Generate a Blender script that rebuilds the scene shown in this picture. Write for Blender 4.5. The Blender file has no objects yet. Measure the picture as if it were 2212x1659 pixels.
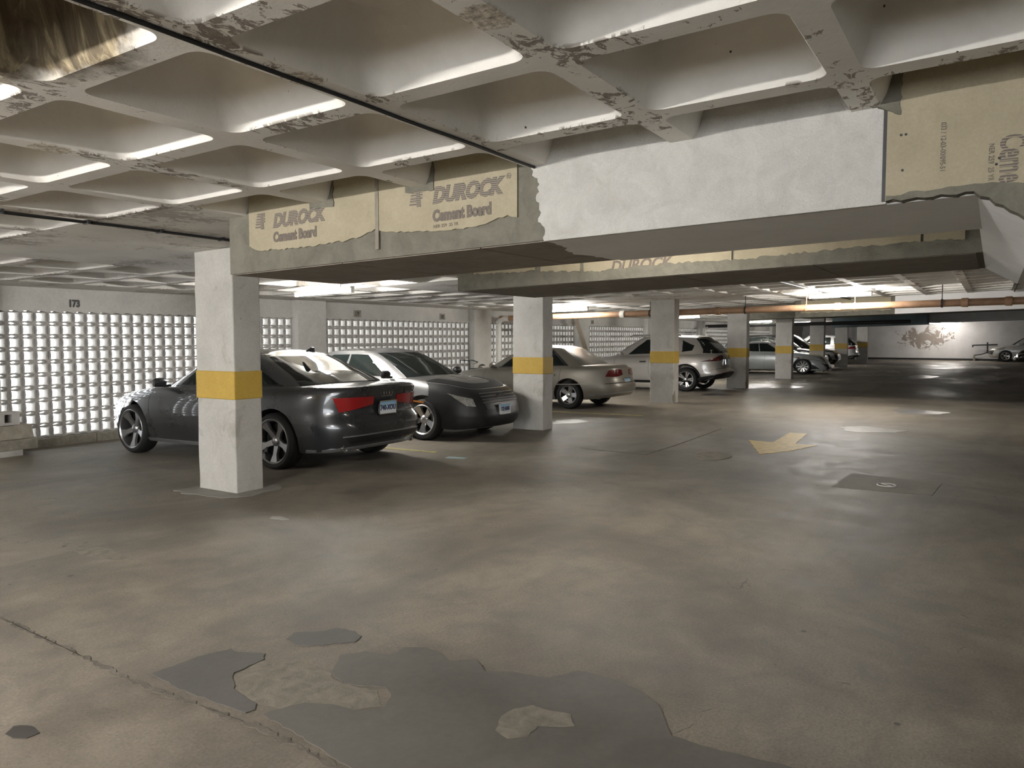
import bpy, bmesh, math, random
import numpy as np
from mathutils import Vector, Matrix
random.seed(7); np.random.seed(7)
SC = bpy.context.scene
COL = SC.collection
PI = math.pi
# ------------------------------------------------------------------ camera, sky, exposure
F_PX, VPX, HY, EYE = 1665.0, 2150.0, 727.0, 1.60
pitch = math.atan((1659/2-HY)/F_PX)
yaw = math.atan((VPX-1106)*math.cos(pitch)/F_PX)
cam = bpy.data.cameras.new('camera'); cam.sensor_width = 36; cam.lens = 36*F_PX/2212
cam.clip_start = .05; cam.clip_end = 300
camo = bpy.data.objects.new('camera', cam); COL.objects.link(camo)
camo.location = (0, 0, EYE)
camo.rotation_euler = (PI/2-pitch, 0, yaw-PI/2)
SC.camera = camo
w = bpy.data.worlds.new('world'); SC.world = w; w.use_nodes = True
w.node_tree.nodes['Background'].inputs[0].default_value = (.93, .965, 1, 1)
w.node_tree.nodes['Background'].inputs[1].default_value = 4.2
SC.view_settings.view_transform = 'Standard'; SC.view_settings.look = 'None'
SC.view_settings.exposure = 1.15; SC.view_settings.gamma = 1
TUBE = 250.0
SC.cycles.use_denoising = True
SC.cycles.max_bounces = 8; SC.cycles.diffuse_bounces = 5; SC.cycles.glossy_bounces = 4
SC.cycles.caustics_reflective = False; SC.cycles.caustics_refractive = False
SC.cycles.sample_clamp_indirect = 20

# ------------------------------------------------------------------ helpers
def zc(y): return 2.485-.029*(y-6.8)          # underside of the ceiling ribs
def zs(y): return zc(y)-.44                   # underside of the deep beams
def zf(y): return 0.0 if y < 6.5 else -.010*(y-6.5)   # floor falls gently to the outer wall
CX = [5.10, 11.38, 17.68, 24.02, 30.30, 36.72, 43.15, 50.7]

def tag(o, label=None, cat=None, group=None, kind=None):
    if label: o['label'] = label
    if cat: o['category'] = cat
    if group: o['group'] = group
    if kind: o['kind'] = kind
    return o
def empty(name, loc=(0,0,0), rz=0):
    o = bpy.data.objects.new(name, None); COL.objects.link(o); o.location = loc; o.rotation_euler = (0,0,rz)
    o.empty_display_size = .1
    return o
def link(name, me, m=None, parent=None, smooth=False):
    if m is not None:
        me.materials.clear()
        for x in (m if isinstance(m, (list, tuple)) else [m]): me.materials.append(x)
    if smooth:
        me.shade_smooth()
        try: me.set_sharp_from_angle(angle=math.radians(smooth if smooth is not True else 40))
        except Exception: pass
    o = bpy.data.objects.new(name, me); COL.objects.link(o)
    if parent is not None: o.parent = parent
    return o
class MB:
    def __init__(s): s.v = []; s.f = []; s.mi = []
    def add(s, vs, fs, mi=0):
        n = len(s.v); s.v += [tuple(x) for x in vs]; s.f += [tuple(i+n for i in f) for f in fs]; s.mi += [mi]*len(fs)
        return s
    def box(s, x0, x1, y0, y1, z0, z1, M=None, mi=0):
        vs = [(x,y,z) for z in (z0,z1) for y in (y0,y1) for x in (x0,x1)]
        if M is not None: vs = [M @ Vector(v) for v in vs]
        return s.add(vs, [(0,2,3,1),(4,5,7,6),(0,1,5,4),(2,6,7,3),(0,4,6,2),(1,3,7,5)], mi)
    def tube(s, pts, r, n=8, mi=0, closed=False):
        pts = [Vector(p) for p in pts]; N = len(pts); vs = []; fs = []
        up = Vector((0,0,1))
        for i, p in enumerate(pts):
            if closed: d = pts[(i+1) % N]-pts[i-1]
            else: d = (pts[min(i+1,N-1)]-pts[max(i-1,0)])
            d.normalize()
            a = d.cross(up) if abs(d.dot(up)) < .97 else d.cross(Vector((1,0,0)))
            a.normalize(); b = d.cross(a)
            rr = r[i] if isinstance(r, (list,tuple)) else r
            for k in range(n):
                t = 2*PI*k/n; vs.append(p+a*math.cos(t)*rr+b*math.sin(t)*rr)
        for i in range(N if closed else N-1):
            j = (i+1) % N
            for k in range(n):
                fs.append((i*n+k, i*n+(k+1)%n, j*n+(k+1)%n, j*n+k))
        if not closed:
            fs.append(tuple(range(n-1,-1,-1))); fs.append(tuple((N-1)*n+k for k in range(n)))
        return s.add(vs, fs, mi)
    def lathe(s, prof, n=32, axis='y', M=None, mi=0, closed=False):
        vs = []; fs = []; P = len(prof)      # prof: (radius, along axis)
        for k in range(n):
            t = 2*PI*k/n; c, q = math.cos(t), math.sin(t)
            for r, h in prof:
                v = (r*c, h, r*q) if axis == 'y' else (r*c, r*q, h) if axis == 'z' else (h, r*c, r*q)
                vs.append(M @ Vector(v) if M is not None else v)
        for k in range(n):
            a, b = k*P, ((k+1)%n)*P
            for i in range(P if closed else P-1):
                j = (i+1) % P
                fs.append((a+i, a+j, b+j, b+i))
        return s.add(vs, fs, mi)
    def prism(s, poly, h0, h1, axis='x', mi=0):
        # poly is (u, v); axis x: (h,u,v), y: (u,h,v), z: (u,v,h)
        f = {'x': lambda u,v,h: (h,u,v), 'y': lambda u,v,h: (u,h,v), 'z': lambda u,v,h: (u,v,h)}[axis]
        n = len(poly)
        vs = [f(u,v,h0) for u,v in poly]+[f(u,v,h1) for u,v in poly]
        fs = [(i,(i+1)%n,n+(i+1)%n,n+i) for i in range(n)]+[tuple(range(n-1,-1,-1)), tuple(range(n,2*n))]
        return s.add(vs, fs, mi)
    def mesh(s, name):
        me = bpy.data.meshes.new(name); me.from_pydata(s.v, [], s.f)
        if any(s.mi): me.polygons.foreach_set('material_index', s.mi)
        bm = bmesh.new(); bm.from_mesh(me); bmesh.ops.recalc_face_normals(bm, faces=bm.faces); bm.to_mesh(me); bm.free()
        return me
    def build(s, name, m=None, parent=None, smooth=False): return link(name, s.mesh(name), m, parent, smooth)

def text_obj(name, s, size, M, m, parent, shear=0, bold=0.0, depth=.0015, xs=1.0, align='LEFT'):
    cu = bpy.data.curves.new('t', 'FONT'); cu.body = s; cu.size = size; cu.shear = shear; cu.offset = bold
    cu.extrude = depth; cu.resolution_u = 3; cu.align_x = align
    t = bpy.data.objects.new('t', cu); COL.objects.link(t)
    bpy.context.view_layer.update()
    me = bpy.data.meshes.new_from_object(t.evaluated_get(bpy.context.evaluated_depsgraph_get()))
    bpy.data.objects.remove(t); bpy.data.curves.remove(cu)
    me.transform(M @ Matrix.Diagonal((xs,1,1,1)))
    return link(name, me, m, parent)
def wave(pts, amp=.008, step=.02, seed=0, closed=True):
    rnd = random.Random(seed); out = []; n = len(pts)
    for i in range(n if closed else n-1):
        a = Vector(pts[i]); b = Vector(pts[(i+1)%n]); L = (b-a).length; k = max(1, int(L/step))
        nr = Vector((-(b-a).y, (b-a).x)); nr = nr/nr.length if nr.length else nr
        for j in range(k):
            p = a.lerp(b, j/k)
            if j: p = p+nr*rnd.uniform(-amp, amp)
            out.append((p.x, p.y))
    if not closed: out.append(tuple(pts[-1]))
    return out

# ------------------------------------------------------------------ materials
class NT:
    def __init__(s, name):
        s.m = bpy.data.materials.new(name); s.m.use_nodes = True; s.t = s.m.node_tree; s.n = s.t.nodes
        s.b = s.n['Principled BSDF']; s.pos = None
    def node(s, typ, **kw):
        n = s.n.new(typ)
        for k, v in kw.items(): setattr(n, k, v)
        return n
    def lk(s, a, b): s.t.links.new(a, b)
    def P(s):
        if s.pos is None:
            g = s.node('ShaderNodeTexCoord'); s.pos = g.outputs['Object']
        return s.pos
    def noise(s, scale, detail=5, rough=.6, stretch=None, dist=0, off=None):
        v = s.P()
        if stretch or off:
            mp = s.node('ShaderNodeMapping'); s.lk(v, mp.inputs[0]); v = mp.outputs[0]
            if stretch: mp.inputs[3].default_value = stretch
            if off: mp.inputs[1].default_value = off
        n = s.node('ShaderNodeTexNoise'); s.lk(v, n.inputs['Vector'])
        n.inputs['Scale'].default_value = scale; n.inputs['Detail'].default_value = detail
        n.inputs['Roughness'].default_value = rough; n.inputs['Distortion'].default_value = dist
        return n.outputs[0]
    def ramp(s, x, stops):
        r = s.node('ShaderNodeValToRGB'); s.lk(x, r.inputs[0]); e = r.color_ramp.elements
        while len(e) < len(stops): e.new(.5)
        for q, (p, c) in zip(e, stops):
            q.position = p; q.color = (c, c, c, 1) if isinstance(c, (int, float)) else (*c, 1)
        return r.outputs[0]
    def mix(s, f, a, b, mode='MIX'):
        n = s.node('ShaderNodeMix', data_type='RGBA', blend_type=mode)
        for x, i in ((f, 0), (a, 6), (b, 7)):
            if isinstance(x, (int, float)): n.inputs[i].default_value = x if i == 0 else (x,x,x,1)
            elif isinstance(x, tuple): n.inputs[i].default_value = (*x, 1)
            else: s.lk(x, n.inputs[i])
        return n.outputs[2]
    def math(s, op, a, b=0.0, clamp=False):
        n = s.node('ShaderNodeMath', operation=op, use_clamp=clamp)
        for x, i in ((a, 0), (b, 1)):
            if isinstance(x, (int, float)): n.inputs[i].default_value = x
            else: s.lk(x, n.inputs[i])
        return n.outputs[0]
    def color(s, x):
        if isinstance(x, tuple): s.b.inputs['Base Color'].default_value = (*x, 1)
        else: s.lk(x, s.b.inputs['Base Color'])
    def rough(s, x):
        if isinstance(x, (int, float)): s.b.inputs['Roughness'].default_value = x
        else: s.lk(x, s.b.inputs['Roughness'])
    def bump(s, h, strength=.3, dist=.01):
        b = s.node('ShaderNodeBump'); b.inputs['Strength'].default_value = strength; b.inputs['Distance'].default_value = dist
        s.lk(h, b.inputs['Height']); s.lk(b.outputs[0], s.b.inputs['Normal'])
def simple(name, col, rough=.5, metal=0, coat=0, var=.0, scale=20, spec=None, emit=None, estr=0, bump=0):
    t = NT(name); t.rough(rough); t.b.inputs['Metallic'].default_value = metal
    t.b.inputs['Coat Weight'].default_value = coat; t.b.inputs['Coat Roughness'].default_value = .04
    if spec is not None: t.b.inputs['Specular IOR Level'].default_value = spec
    if var or bump:
        n = t.noise(scale, 6)
        if var: t.color(t.ramp(n, [(.3, tuple(c*(1-var) for c in col)), (.7, tuple(min(1,c*(1+var)) for c in col))]))
        else: t.color(col)
        if bump: t.bump(n, bump)
    else: t.color(col)
    if emit: t.b.inputs['Emission Color'].default_value = (*emit, 1); t.b.inputs['Emission Strength'].default_value = estr
    return t.m

def concrete(name, a, b, scale=3, rough=.85, bump=.25, pits=True, stain=None, streak=False):
    t = NT(name)
    n1 = t.noise(scale, 8, .65, dist=.6); n2 = t.noise(scale*14, 6, .7)
    c = t.ramp(n1, [(.3, a), (.68, b)])
    c = t.mix(.35, c, t.ramp(n2, [(.25, .35), (.75, .65)]), 'OVERLAY')
    if streak:
        n4 = t.noise(4, 6, .6, stretch=(3, 3, .25)); c = t.mix(t.ramp(n4, [(.52, 0.0), (.75, .55)]), c, stain or (.2,.19,.17))
    elif stain:
        n3 = t.noise(scale*.7, 8, .7, dist=1.0, off=(3,1,7)); c = t.mix(t.ramp(n3, [(.56, 0.0), (.66, .8)]), c, stain)
    if pits:
        v = t.node('ShaderNodeTexVoronoi'); t.lk(t.P(), v.inputs['Vector']); v.inputs['Scale'].default_value = 9
        k = t.noise(5, 2); d = t.math('LESS_THAN', v.outputs[0], t.math('MULTIPLY', t.math('SUBTRACT', k, .52, True), .35))
        c = t.mix(d, c, (.06,.05,.04))
    t.color(c); t.rough(rough); t.bump(t.math('ADD', n2, t.math('MULTIPLY', n1, .8)), bump, .008)
    return t.m

def ceiling_mat():
    t = NT('painted_waffle_concrete')
    at = t.node('ShaderNodeAttribute', attribute_name='rib')
    n1 = t.noise(1.6, 7, .6, dist=.5); n2 = t.noise(34, 6, .7)
    c = t.ramp(n1, [(.3, (.64,.615,.57)), (.7, (.80,.775,.725))])
    c = t.mix(.3, c, t.ramp(n2, [(.25, .4), (.75, .6)]), 'OVERLAY')
    n3 = t.noise(11, 10, .74, stretch=(1,1.5,1), dist=.7); big = t.noise(1.7, 3, .5, off=(5,2,0))
    fl = t.math('ADD', n3, t.math('MULTIPLY', big, .75))
    flake = t.math('MULTIPLY', t.math('GREATER_THAN', fl, .965), at.outputs['Fac'])
    chip = t.math('MULTIPLY', t.math('MULTIPLY', t.math('GREATER_THAN', fl, .945), t.math('LESS_THAN', fl, .968)), at.outputs['Fac'])
    c = t.mix(t.math('MULTIPLY', chip, .8), c, (.84,.82,.76))
    c = t.mix(flake, c, t.ramp(n2, [(.3, (.17,.145,.12)), (.7, (.31,.27,.23))]))
    # speckled pits
    v = t.node('ShaderNodeTexVoronoi'); t.lk(t.P(), v.inputs['Vector']); v.inputs['Scale'].default_value = 11
    k = t.noise(3, 2, off=(1,1,1)); pit = t.math('LESS_THAN', v.outputs[0], t.math('MULTIPLY', t.math('SUBTRACT', k, .47, True), .32))
    c = t.mix(pit, c, (.05,.04,.035))
    # damp, rust-stained pan near the first ribs
    ds = t.node('ShaderNodeVectorMath', operation='DISTANCE'); t.lk(t.P(), ds.inputs[0]); ds.inputs[1].default_value = (1.33,2.85,2.88)
    dn = t.math('ADD', ds.outputs['Value'], t.math('MULTIPLY', t.math('SUBTRACT', t.noise(3, 5, .7, off=(9,0,0)), .5), .35))
    st = t.ramp(dn, [(.44, 1.0), (.55, 0.0)])
    n5 = t.noise(5, 7, .65, stretch=(2.5,2.5,.35), dist=1)
    c = t.mix(st, c, t.ramp(n5, [(.3, (.035,.026,.014)), (.52, (.13,.10,.06)), (.72, (.42,.35,.22))]))
    # crumbled patches on three ribs
    for p, r in (((1.33,3.47,2.58), .3), ((2.15,1.44,2.64), .1), ((2.2,5.05,2.53), .12), ((2.15,4.15,2.56), .1), ((2.2,2.35,2.61), .08)):
        ds = t.node('ShaderNodeVectorMath', operation='DISTANCE'); t.lk(t.P(), ds.inputs[0]); ds.inputs[1].default_value = p
        q = t.math('MULTIPLY', t.math('LESS_THAN', t.math('ADD', ds.outputs['Value'], t.math('MULTIPLY', n3, .12)), r+.06), at.outputs['Fac'])
        c = t.mix(q, c, t.ramp(t.noise(28, 8, .8, off=p), [(.35, (.16,.135,.10)), (.5, (.5,.45,.37)), (.62, (.85,.82,.74))]))
    t.color(c); t.rough(.8)
    h = t.math('ADD', t.math('MULTIPLY', n2, .5), t.math('MULTIPLY', flake, -1.2)); h = t.math('ADD', h, t.math('MULTIPLY', n1, .8))
    t.bump(h, .45, .008)
    return t.m

def floor_mat():
    t = NT('worn_concrete_floor')
    n1 = t.noise(.55, 8, .62, dist=.6); n2 = t.noise(3.2, 8, .68, dist=.5, off=(4,7,0)); n3 = t.noise(70, 7, .8)
    c = t.ramp(n1, [(.32, (.125,.107,.083)), (.5, (.190,.165,.131)), (.68, (.262,.229,.183))])
    c = t.mix(.8, c, t.ramp(n2, [(.28, .27), (.5, .5), (.72, .68)]), 'OVERLAY')
    c = t.mix(.75, c, t.ramp(n3, [(.3, .25), (.7, .75)]), 'OVERLAY')
    # tyre darkened lane, stretched along the driving direction
    n4 = t.noise(.8, 7, .6, stretch=(.25,1.3,1), dist=.6, off=(0,3,0))
    c = t.mix(t.ramp(n4, [(.52, 0.0), (.7, .5)]), c, (.085,.078,.07))
    # spots
    v = t.node('ShaderNodeTexVoronoi'); t.lk(t.P(), v.inputs['Vector']); v.inputs['Scale'].default_value = 3.3
    k = t.noise(2, 2, off=(8,8,8)); sp = t.math('LESS_THAN', v.outputs[0], t.math('MULTIPLY', t.math('SUBTRACT', k, .46, True), .36))
    c = t.mix(t.math('MULTIPLY', sp, .75), c, (.06,.054,.05))
    # fine cracks
    w_ = t.node('ShaderNodeTexVoronoi', feature='DISTANCE_TO_EDGE')
    nn_ = t.node('ShaderNodeTexNoise'); nn_.inputs['Scale'].default_value = 2.2; nn_.inputs['Detail'].default_value = 6; t.lk(t.P(), nn_.inputs['Vector'])
    va = t.node('ShaderNodeVectorMath', operation='MULTIPLY_ADD'); t.lk(nn_.outputs[1], va.inputs[0]); va.inputs[1].default_value = (.8,.8,0); t.lk(t.P(), va.inputs[2]); mp = va.outputs[0]
    t.lk(mp, w_.inputs['Vector']); w_.inputs['Scale'].default_value = .42
    cr = t.math('MULTIPLY', t.math('LESS_THAN', w_.outputs[0], .0022), t.math('GREATER_THAN', n2, .57))
    c = t.mix(t.math('MULTIPLY', cr, .8), c, (.10,.09,.08))
    # crumbled band by the first pillar
    t.color(c)
    wet = t.noise(.33, 5, .6, stretch=(.5,1.2,1), off=(2,9,0), dist=.4)
    sx = t.node('ShaderNodeSeparateXYZ'); t.lk(t.P(), sx.inputs[0])
    far = t.math('MULTIPLY', t.math('SUBTRACT', sx.outputs[0], 11.0), .05, True)
    damp = t.math('MULTIPLY', t.ramp(wet, [(.42, 0.0), (.62, 1.0)]), far)
    r = t.math('SUBTRACT', t.ramp(n2, [(.3, .52), (.7, .72)]), t.math('MULTIPLY', damp, .36))
    t.rough(r); t.b.inputs['Specular IOR Level'].default_value = .45
    t.bump(t.math('ADD', t.math('MULTIPLY', n3, .6), n2), .22, .008)
    return t.m

M_ceil = ceiling_mat(); M_floor = floor_mat()
M_col = concrete('painted_concrete', (.42,.405,.37), (.54,.525,.49), 2.5, .75, .35, stain=(.34,.315,.27))
M_wall = concrete('outer_wall_concrete', (.40,.39,.365), (.52,.505,.47), 1.5, .85, .3)
M_end = None
t = NT('end_wall_peeling_paint')
n = t.noise(2.4, 8, .7, dist=1.2, off=(0,3,1)); ds = t.node('ShaderNodeVectorMath', operation='DISTANCE')
mp = t.node('ShaderNodeMapping'); t.lk(t.P(), mp.inputs[0]); mp.inputs[3].default_value = (1,.42,1.0); t.lk(mp.outputs[0], ds.inputs[0]); ds.inputs[1].default_value = (59.95, 4.1*.42, 1.5)
k = t.math('SUBTRACT', n, t.math('MULTIPLY', ds.outputs['Value'], .32))
c = t.ramp(t.noise(1.2, 6), [(.3, (.56,.55,.55)), (.7, (.68,.67,.67))])
t.color(t.mix(t.math('GREATER_THAN', k, .335), c, (.27,.23,.20))); t.rough(.8); t.bump(n, .2, .01); M_end = t.m
M_yellow = concrete('yellow_band_paint', (.46,.30,.045), (.53,.35,.06), 3, .6, .2)
M_band2 = M_yellow
M_mortar = concrete('grey_thinset_mortar', (.110,.104,.080), (.19,.18,.143), 5, .85, .5, pits=False)
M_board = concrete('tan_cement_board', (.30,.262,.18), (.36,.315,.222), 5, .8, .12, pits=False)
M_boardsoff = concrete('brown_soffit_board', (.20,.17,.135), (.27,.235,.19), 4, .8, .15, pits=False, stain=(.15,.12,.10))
M_plaster = concrete('white_rough_plaster', (.48,.466,.432), (.60,.586,.552), 7, .8, .9, pits=False)
M_plaster2 = concrete('grey_painted_plaster', (.76,.75,.735), (.84,.83,.815), 2, .75, .3, pits=False)
t = NT('printed_ink'); wv = t.node('ShaderNodeTexWave', wave_type='BANDS', bands_direction='Z'); t.lk(t.P(), wv.inputs[0]); wv.inputs['Scale'].default_value = 26
wv.inputs['Distortion'].default_value = 0
t.color(t.ramp(wv.outputs['Fac'], [(.16, (.30,.265,.19)), (.30, (.125,.105,.095))])); t.rough(.8); M_ink = t.m
M_ink2 = simple('faded_ink', (.145,.12,.10), .8, var=.2, scale=60)
M_block = concrete('breeze_block_concrete', (.31,.298,.272), (.43,.414,.385), 6, .9, .3, pits=False)
M_dark = simple('black_iron', (.02,.02,.02), .5, var=.3)
M_cable = simple('black_cable', (.012,.012,.012), .55, var=.3, scale=8)
M_steel = simple('galvanised_conduit', (.40,.38,.34), .45, metal=.4, var=.2, scale=8)
M_pipe = concrete('orange_primed_iron_pipe', (.25,.14,.078), (.37,.23,.14), 4, .5, .2, pits=False, stain=(.13,.07,.04))
M_pipew = concrete('white_painted_pipe', (.55,.54,.50), (.66,.65,.61), 4, .5, .1, pits=False)
M_tube = simple('fluorescent_tube', (.9,.9,.9), .4, emit=(1,.965,.915), estr=TUBE)
M_tube2 = simple('dim_fluorescent_tube', (.9,.9,.9), .4, emit=(1,.955,.89), estr=TUBE*.36)  # ordinary tube, output lowered to keep nearby surfaces from overexposing
M_tube3 = simple('bright_fluorescent_tube', (.9,.9,.9), .4, emit=(1,.965,.915), estr=TUBE*3.3)
M_tube4 = simple('aisle_fluorescent_tube', (.9,.9,.9), .4, emit=(1,.965,.915), estr=TUBE*1.5)
M_house = simple('white_fixture_metal', (.75,.75,.73), .4, var=.05)
M_paintY = simple('worn_yellow_paint', (.60,.42,.10), .6, var=.22, scale=9, bump=.1)
M_paintF = simple('faded_yellow_line', (.38,.32,.13), .7, var=.3, scale=6)
M_paintB = simple('faded_blue_line', (.30,.40,.42), .7, var=.2, scale=6)
M_epoxy = concrete('smooth_grey_patch', (.098,.091,.078), (.132,.122,.105), 2, .62, .05, pits=False)
M_epoxy2 = concrete('dark_smooth_grey_patch', (.085,.080,.073), (.108,.102,.092), 2, .62, .05, pits=False)
M_aggr = concrete('exposed_aggregate', (.16,.145,.115), (.29,.26,.21), 12, .9, .9, pits=False)
M_skirt = concrete('pillar_foot_mortar', (.18,.17,.15), (.27,.255,.225), 6, .8, .4, pits=False)
M_sunk = concrete('sunken_patch', (.19,.167,.137), (.25,.222,.18), 3, .75, .2, pits=False)
M_joint = concrete('crumbled_joint', (.085,.074,.06), (.20,.175,.14), 9, .95, .9, pits=False)
M_oil = simple('dark_oil_stain', (.05,.045,.04), .35, var=.3, scale=5)
M_wet = simple('wet_puddle', (.20,.195,.19), .28, var=.3, scale=2)
M_lime = concrete('pale_lime_stain', (.22,.205,.18), (.36,.34,.31), 5, .45, .2, pits=False)
M_wood = concrete('raw_timber', (.30,.25,.19), (.42,.36,.28), 2, .8, .2, pits=False)
M_stone = concrete('rough_stone', (.22,.20,.16), (.36,.32,.26), 9, .9, .9, pits=False)
M_rub = simple('tyre_rubber', (.012,.012,.012), .75, var=.2, scale=40)
M_glass = NT('tinted_glass'); M_glass.color((.012,.016,.015)); M_glass.rough(.02); M_glass.b.inputs['Specular IOR Level'].default_value = .30; M_glass = M_glass.m
M_glassd = simple('dusty_glass', (.16,.155,.135), .3, coat=.4, var=.15, scale=3)
M_chrome = simple('chrome', (.75,.75,.75), .12, metal=1)
M_alloy = simple('silver_alloy', (.55,.55,.56), .28, metal=.9, var=.05)
M_alloyd = simple('machined_dark_alloy', (.34,.34,.345), .3, metal=.85)
M_black = simple('black_plastic', (.012,.012,.013), .45, var=.2)
M_arch = simple('wheel_well_black', (.006,.006,.006), .9, var=.2)
M_red = simple('red_lamp_lens', (.28,.006,.008), .12, coat=1)
M_redd = simple('dark_red_lamp_lens', (.10,.006,.006), .12, coat=1)
M_lampg = simple('clear_headlamp', (.55,.55,.52), .10, metal=.5, coat=1, var=.35, scale=30)
M_amber = simple('amber_lens', (.55,.20,.04), .2, coat=1)
M_plate = NT('plate_blue_fade')
_s = M_plate.node('ShaderNodeSeparateXYZ'); M_plate.lk(M_plate.node('ShaderNodeTexCoord').outputs['Generated'], _s.inputs[0])
M_plate.color(M_plate.ramp(_s.outputs[2], [(.35, (.72,.76,.78)), (1.0, (.14,.36,.58))])); M_plate.rough(.4); M_plate = M_plate.m
M_navy = simple('navy_plate_print', (.02,.035,.10), .5)
M_bra = simple('black_vinyl_cover', (.016,.016,.017), .5, var=.3, scale=3, bump=.15)
def paint(name, col, metal=.6, rough=.32, dust=0):
    t = NT(name); t.b.inputs['Metallic'].default_value = metal; t.b.inputs['Coat Weight'].default_value = 1 if not dust else .25
    t.b.inputs['Coat Roughness'].default_value = .04 if not dust else .3
    n = t.noise(2.5, 6, .6)
    t.color(t.ramp(n, [(.3, tuple(c*.94 for c in col)), (.7, tuple(c*1.05 for c in col))]))
    t.rough(t.ramp(n, [(.3, rough*.9), (.7, rough*1.15)]))
    return t.m
P_audi = paint('dark_grey_car_paint', (.050,.052,.056), .55, .28)
P_silver = paint('silver_car_paint', (.33,.335,.34), .7, .36)
P_champ = paint('dusty_champagne_car_paint', (.235,.215,.18), .45, .45, 1)
P_rogue = paint('bright_silver_car_paint', (.56,.545,.52), .6, .33)
P_white = paint('pale_blue_silver_car_paint', (.52,.55,.56), .4, .3)
P_blackp = paint('black_car_paint', (.010,.010,.011), .2, .2)
P_pearl = paint('pearl_white_car_paint', (.62,.62,.62), .3, .3)

# ------------------------------------------------------------------ setting: floor, walls, ceiling
mb = MB(); xs = [-10, 0, 10, 20, 30, 40, 50, 60.3]; ys = [-8, -2, 2, 6.5, 9, 12.3]
vs = [(x, y, zf(y)) for x in xs for y in ys]; nY = len(ys)
mb.add(vs, [(i*nY+j, (i+1)*nY+j, (i+1)*nY+j+1, i*nY+j+1) for i in range(len(xs)-1) for j in range(nY-1)])
vs = [(x, y, -.4) for x in (-10, 60.3) for y in (-8, 12.3)]; mb.add(vs, [(0,1,3,2)])
tag(mb.build('floor', M_floor), kind='structure')
WZ = zf(12.1)
MODX, MODY = .8957, .9
def rib_x(i): return 3.5+MODX*i
def rib_y(j): return 5.05+MODY*j
def cell_rings(full=True):
    rings = [(.5*MODX, .5*MODY, 0, .0), (.385, .387, 0, .07), (.377, .379, .012, .078), (.359, .361, .042, .09), (.349, .351, .072, .095), (.327, .329, .16, .11),
             (.303, .305, .25, .13), (.280, .282, .292, .14), (.24, .242, .316, .15), (.10, .10, .325, .08)]
    if not full: rings = [rings[k] for k in (0, 1, 3, 6, 9)]
    out = []
    n = 7 if full else 3
    for hx, hy, dz, r in rings:
        pts = []
        for qx, qy, a0 in ((1,1,0), (-1,1,PI/2), (-1,-1,PI), (1,-1,1.5*PI)):
            for k in range(n):
                a = a0+PI/2*k/(n-1)
                if r > 0: pts.append((qx*(hx-r)+r*math.cos(a), qy*(hy-r)+r*math.sin(a), dz))
                else:      # square edge, matched point for point with the rounded ring
                    d = max(abs(math.cos(a)), abs(math.sin(a))); q = .12
                    pts.append((qx*(hx-q)+q*math.cos(a)/d, qy*(hy-q)+q*math.sin(a)/d, dz))
        out.append(pts)
    return np.array(out)
RF, RL = cell_rings(True), cell_rings(False)
V = []; Fq = []; Rb = []; nv = 0
def add_cell(cx, cy, R):
    global nv
    K, N, _ = R.shape
    P = R.copy(); P[..., 0] += cx; P[..., 1] += cy; P[..., 2] += 2.485-.029*(P[..., 1]-6.8)
    V.append(P.reshape(-1, 3)); rb = np.zeros((K, N)); rb[:2] = 1; Rb.append(rb.reshape(-1))
    for k in range(K-1):
        for i in range(N):
            j = (i+1) % N
            Fq.append((nv+k*N+i, nv+(k+1)*N+i, nv+(k+1)*N+j, nv+k*N+j))
    Fq.append(tuple(nv+(K-1)*N+i for i in range(N-1, -1, -1)))
    nv += K*N
def add_flat(x0, x1, y0, y1):
    global nv
    V.append(np.array([(x0,y0,zc(y0)), (x1,y0,zc(y0)), (x1,y1,zc(y1)), (x0,y1,zc(y1))])); Rb.append(np.ones(4)*.6)
    Fq.append((nv, nv+3, nv+2, nv+1)); nv += 4
j_hi = 7                      # cells between rib_y(j) and rib_y(j+1)
for i in range(-15, 63):
    x0 = rib_x(i); head_i = (i % 7) in (0, 1, 2, 3)
    for j in range(-14, j_hi):
        y0 = rib_y(j)
        if x0 > 60.2: continue
        if (0 <= j < 4 and head_i) or (-11 <= j < -7 and head_i): add_flat(x0, x0+MODX, y0, y0+MODY)
        else: add_cell(x0+MODX/2, y0+MODY/2, RF if (x0 < 22 and x0 > -3) else RL)
ytop = rib_y(j_hi); ybot = rib_y(-14); xl, xr = rib_x(-15), rib_x(63)
add_flat(xl, xr, ytop, 12.35); add_flat(xl, xr, -8.3, ybot)
V = np.concatenate(V)
me = bpy.data.meshes.new('ceiling'); me.from_pydata(V.tolist(), [], Fq)
a = me.attributes.new('rib', 'FLOAT', 'POINT'); a.data.foreach_set('value', np.concatenate(Rb).astype(np.float32))
cl = link('ceiling', me, M_ceil, smooth=20); tag(cl, kind='structure')
mb = MB(); mb.box(-10.6, 60.8, -8.6, 12.6, 3.25, 3.45); tag(mb.build('ceiling_slab_top', M_wall), kind='structure')
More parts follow.
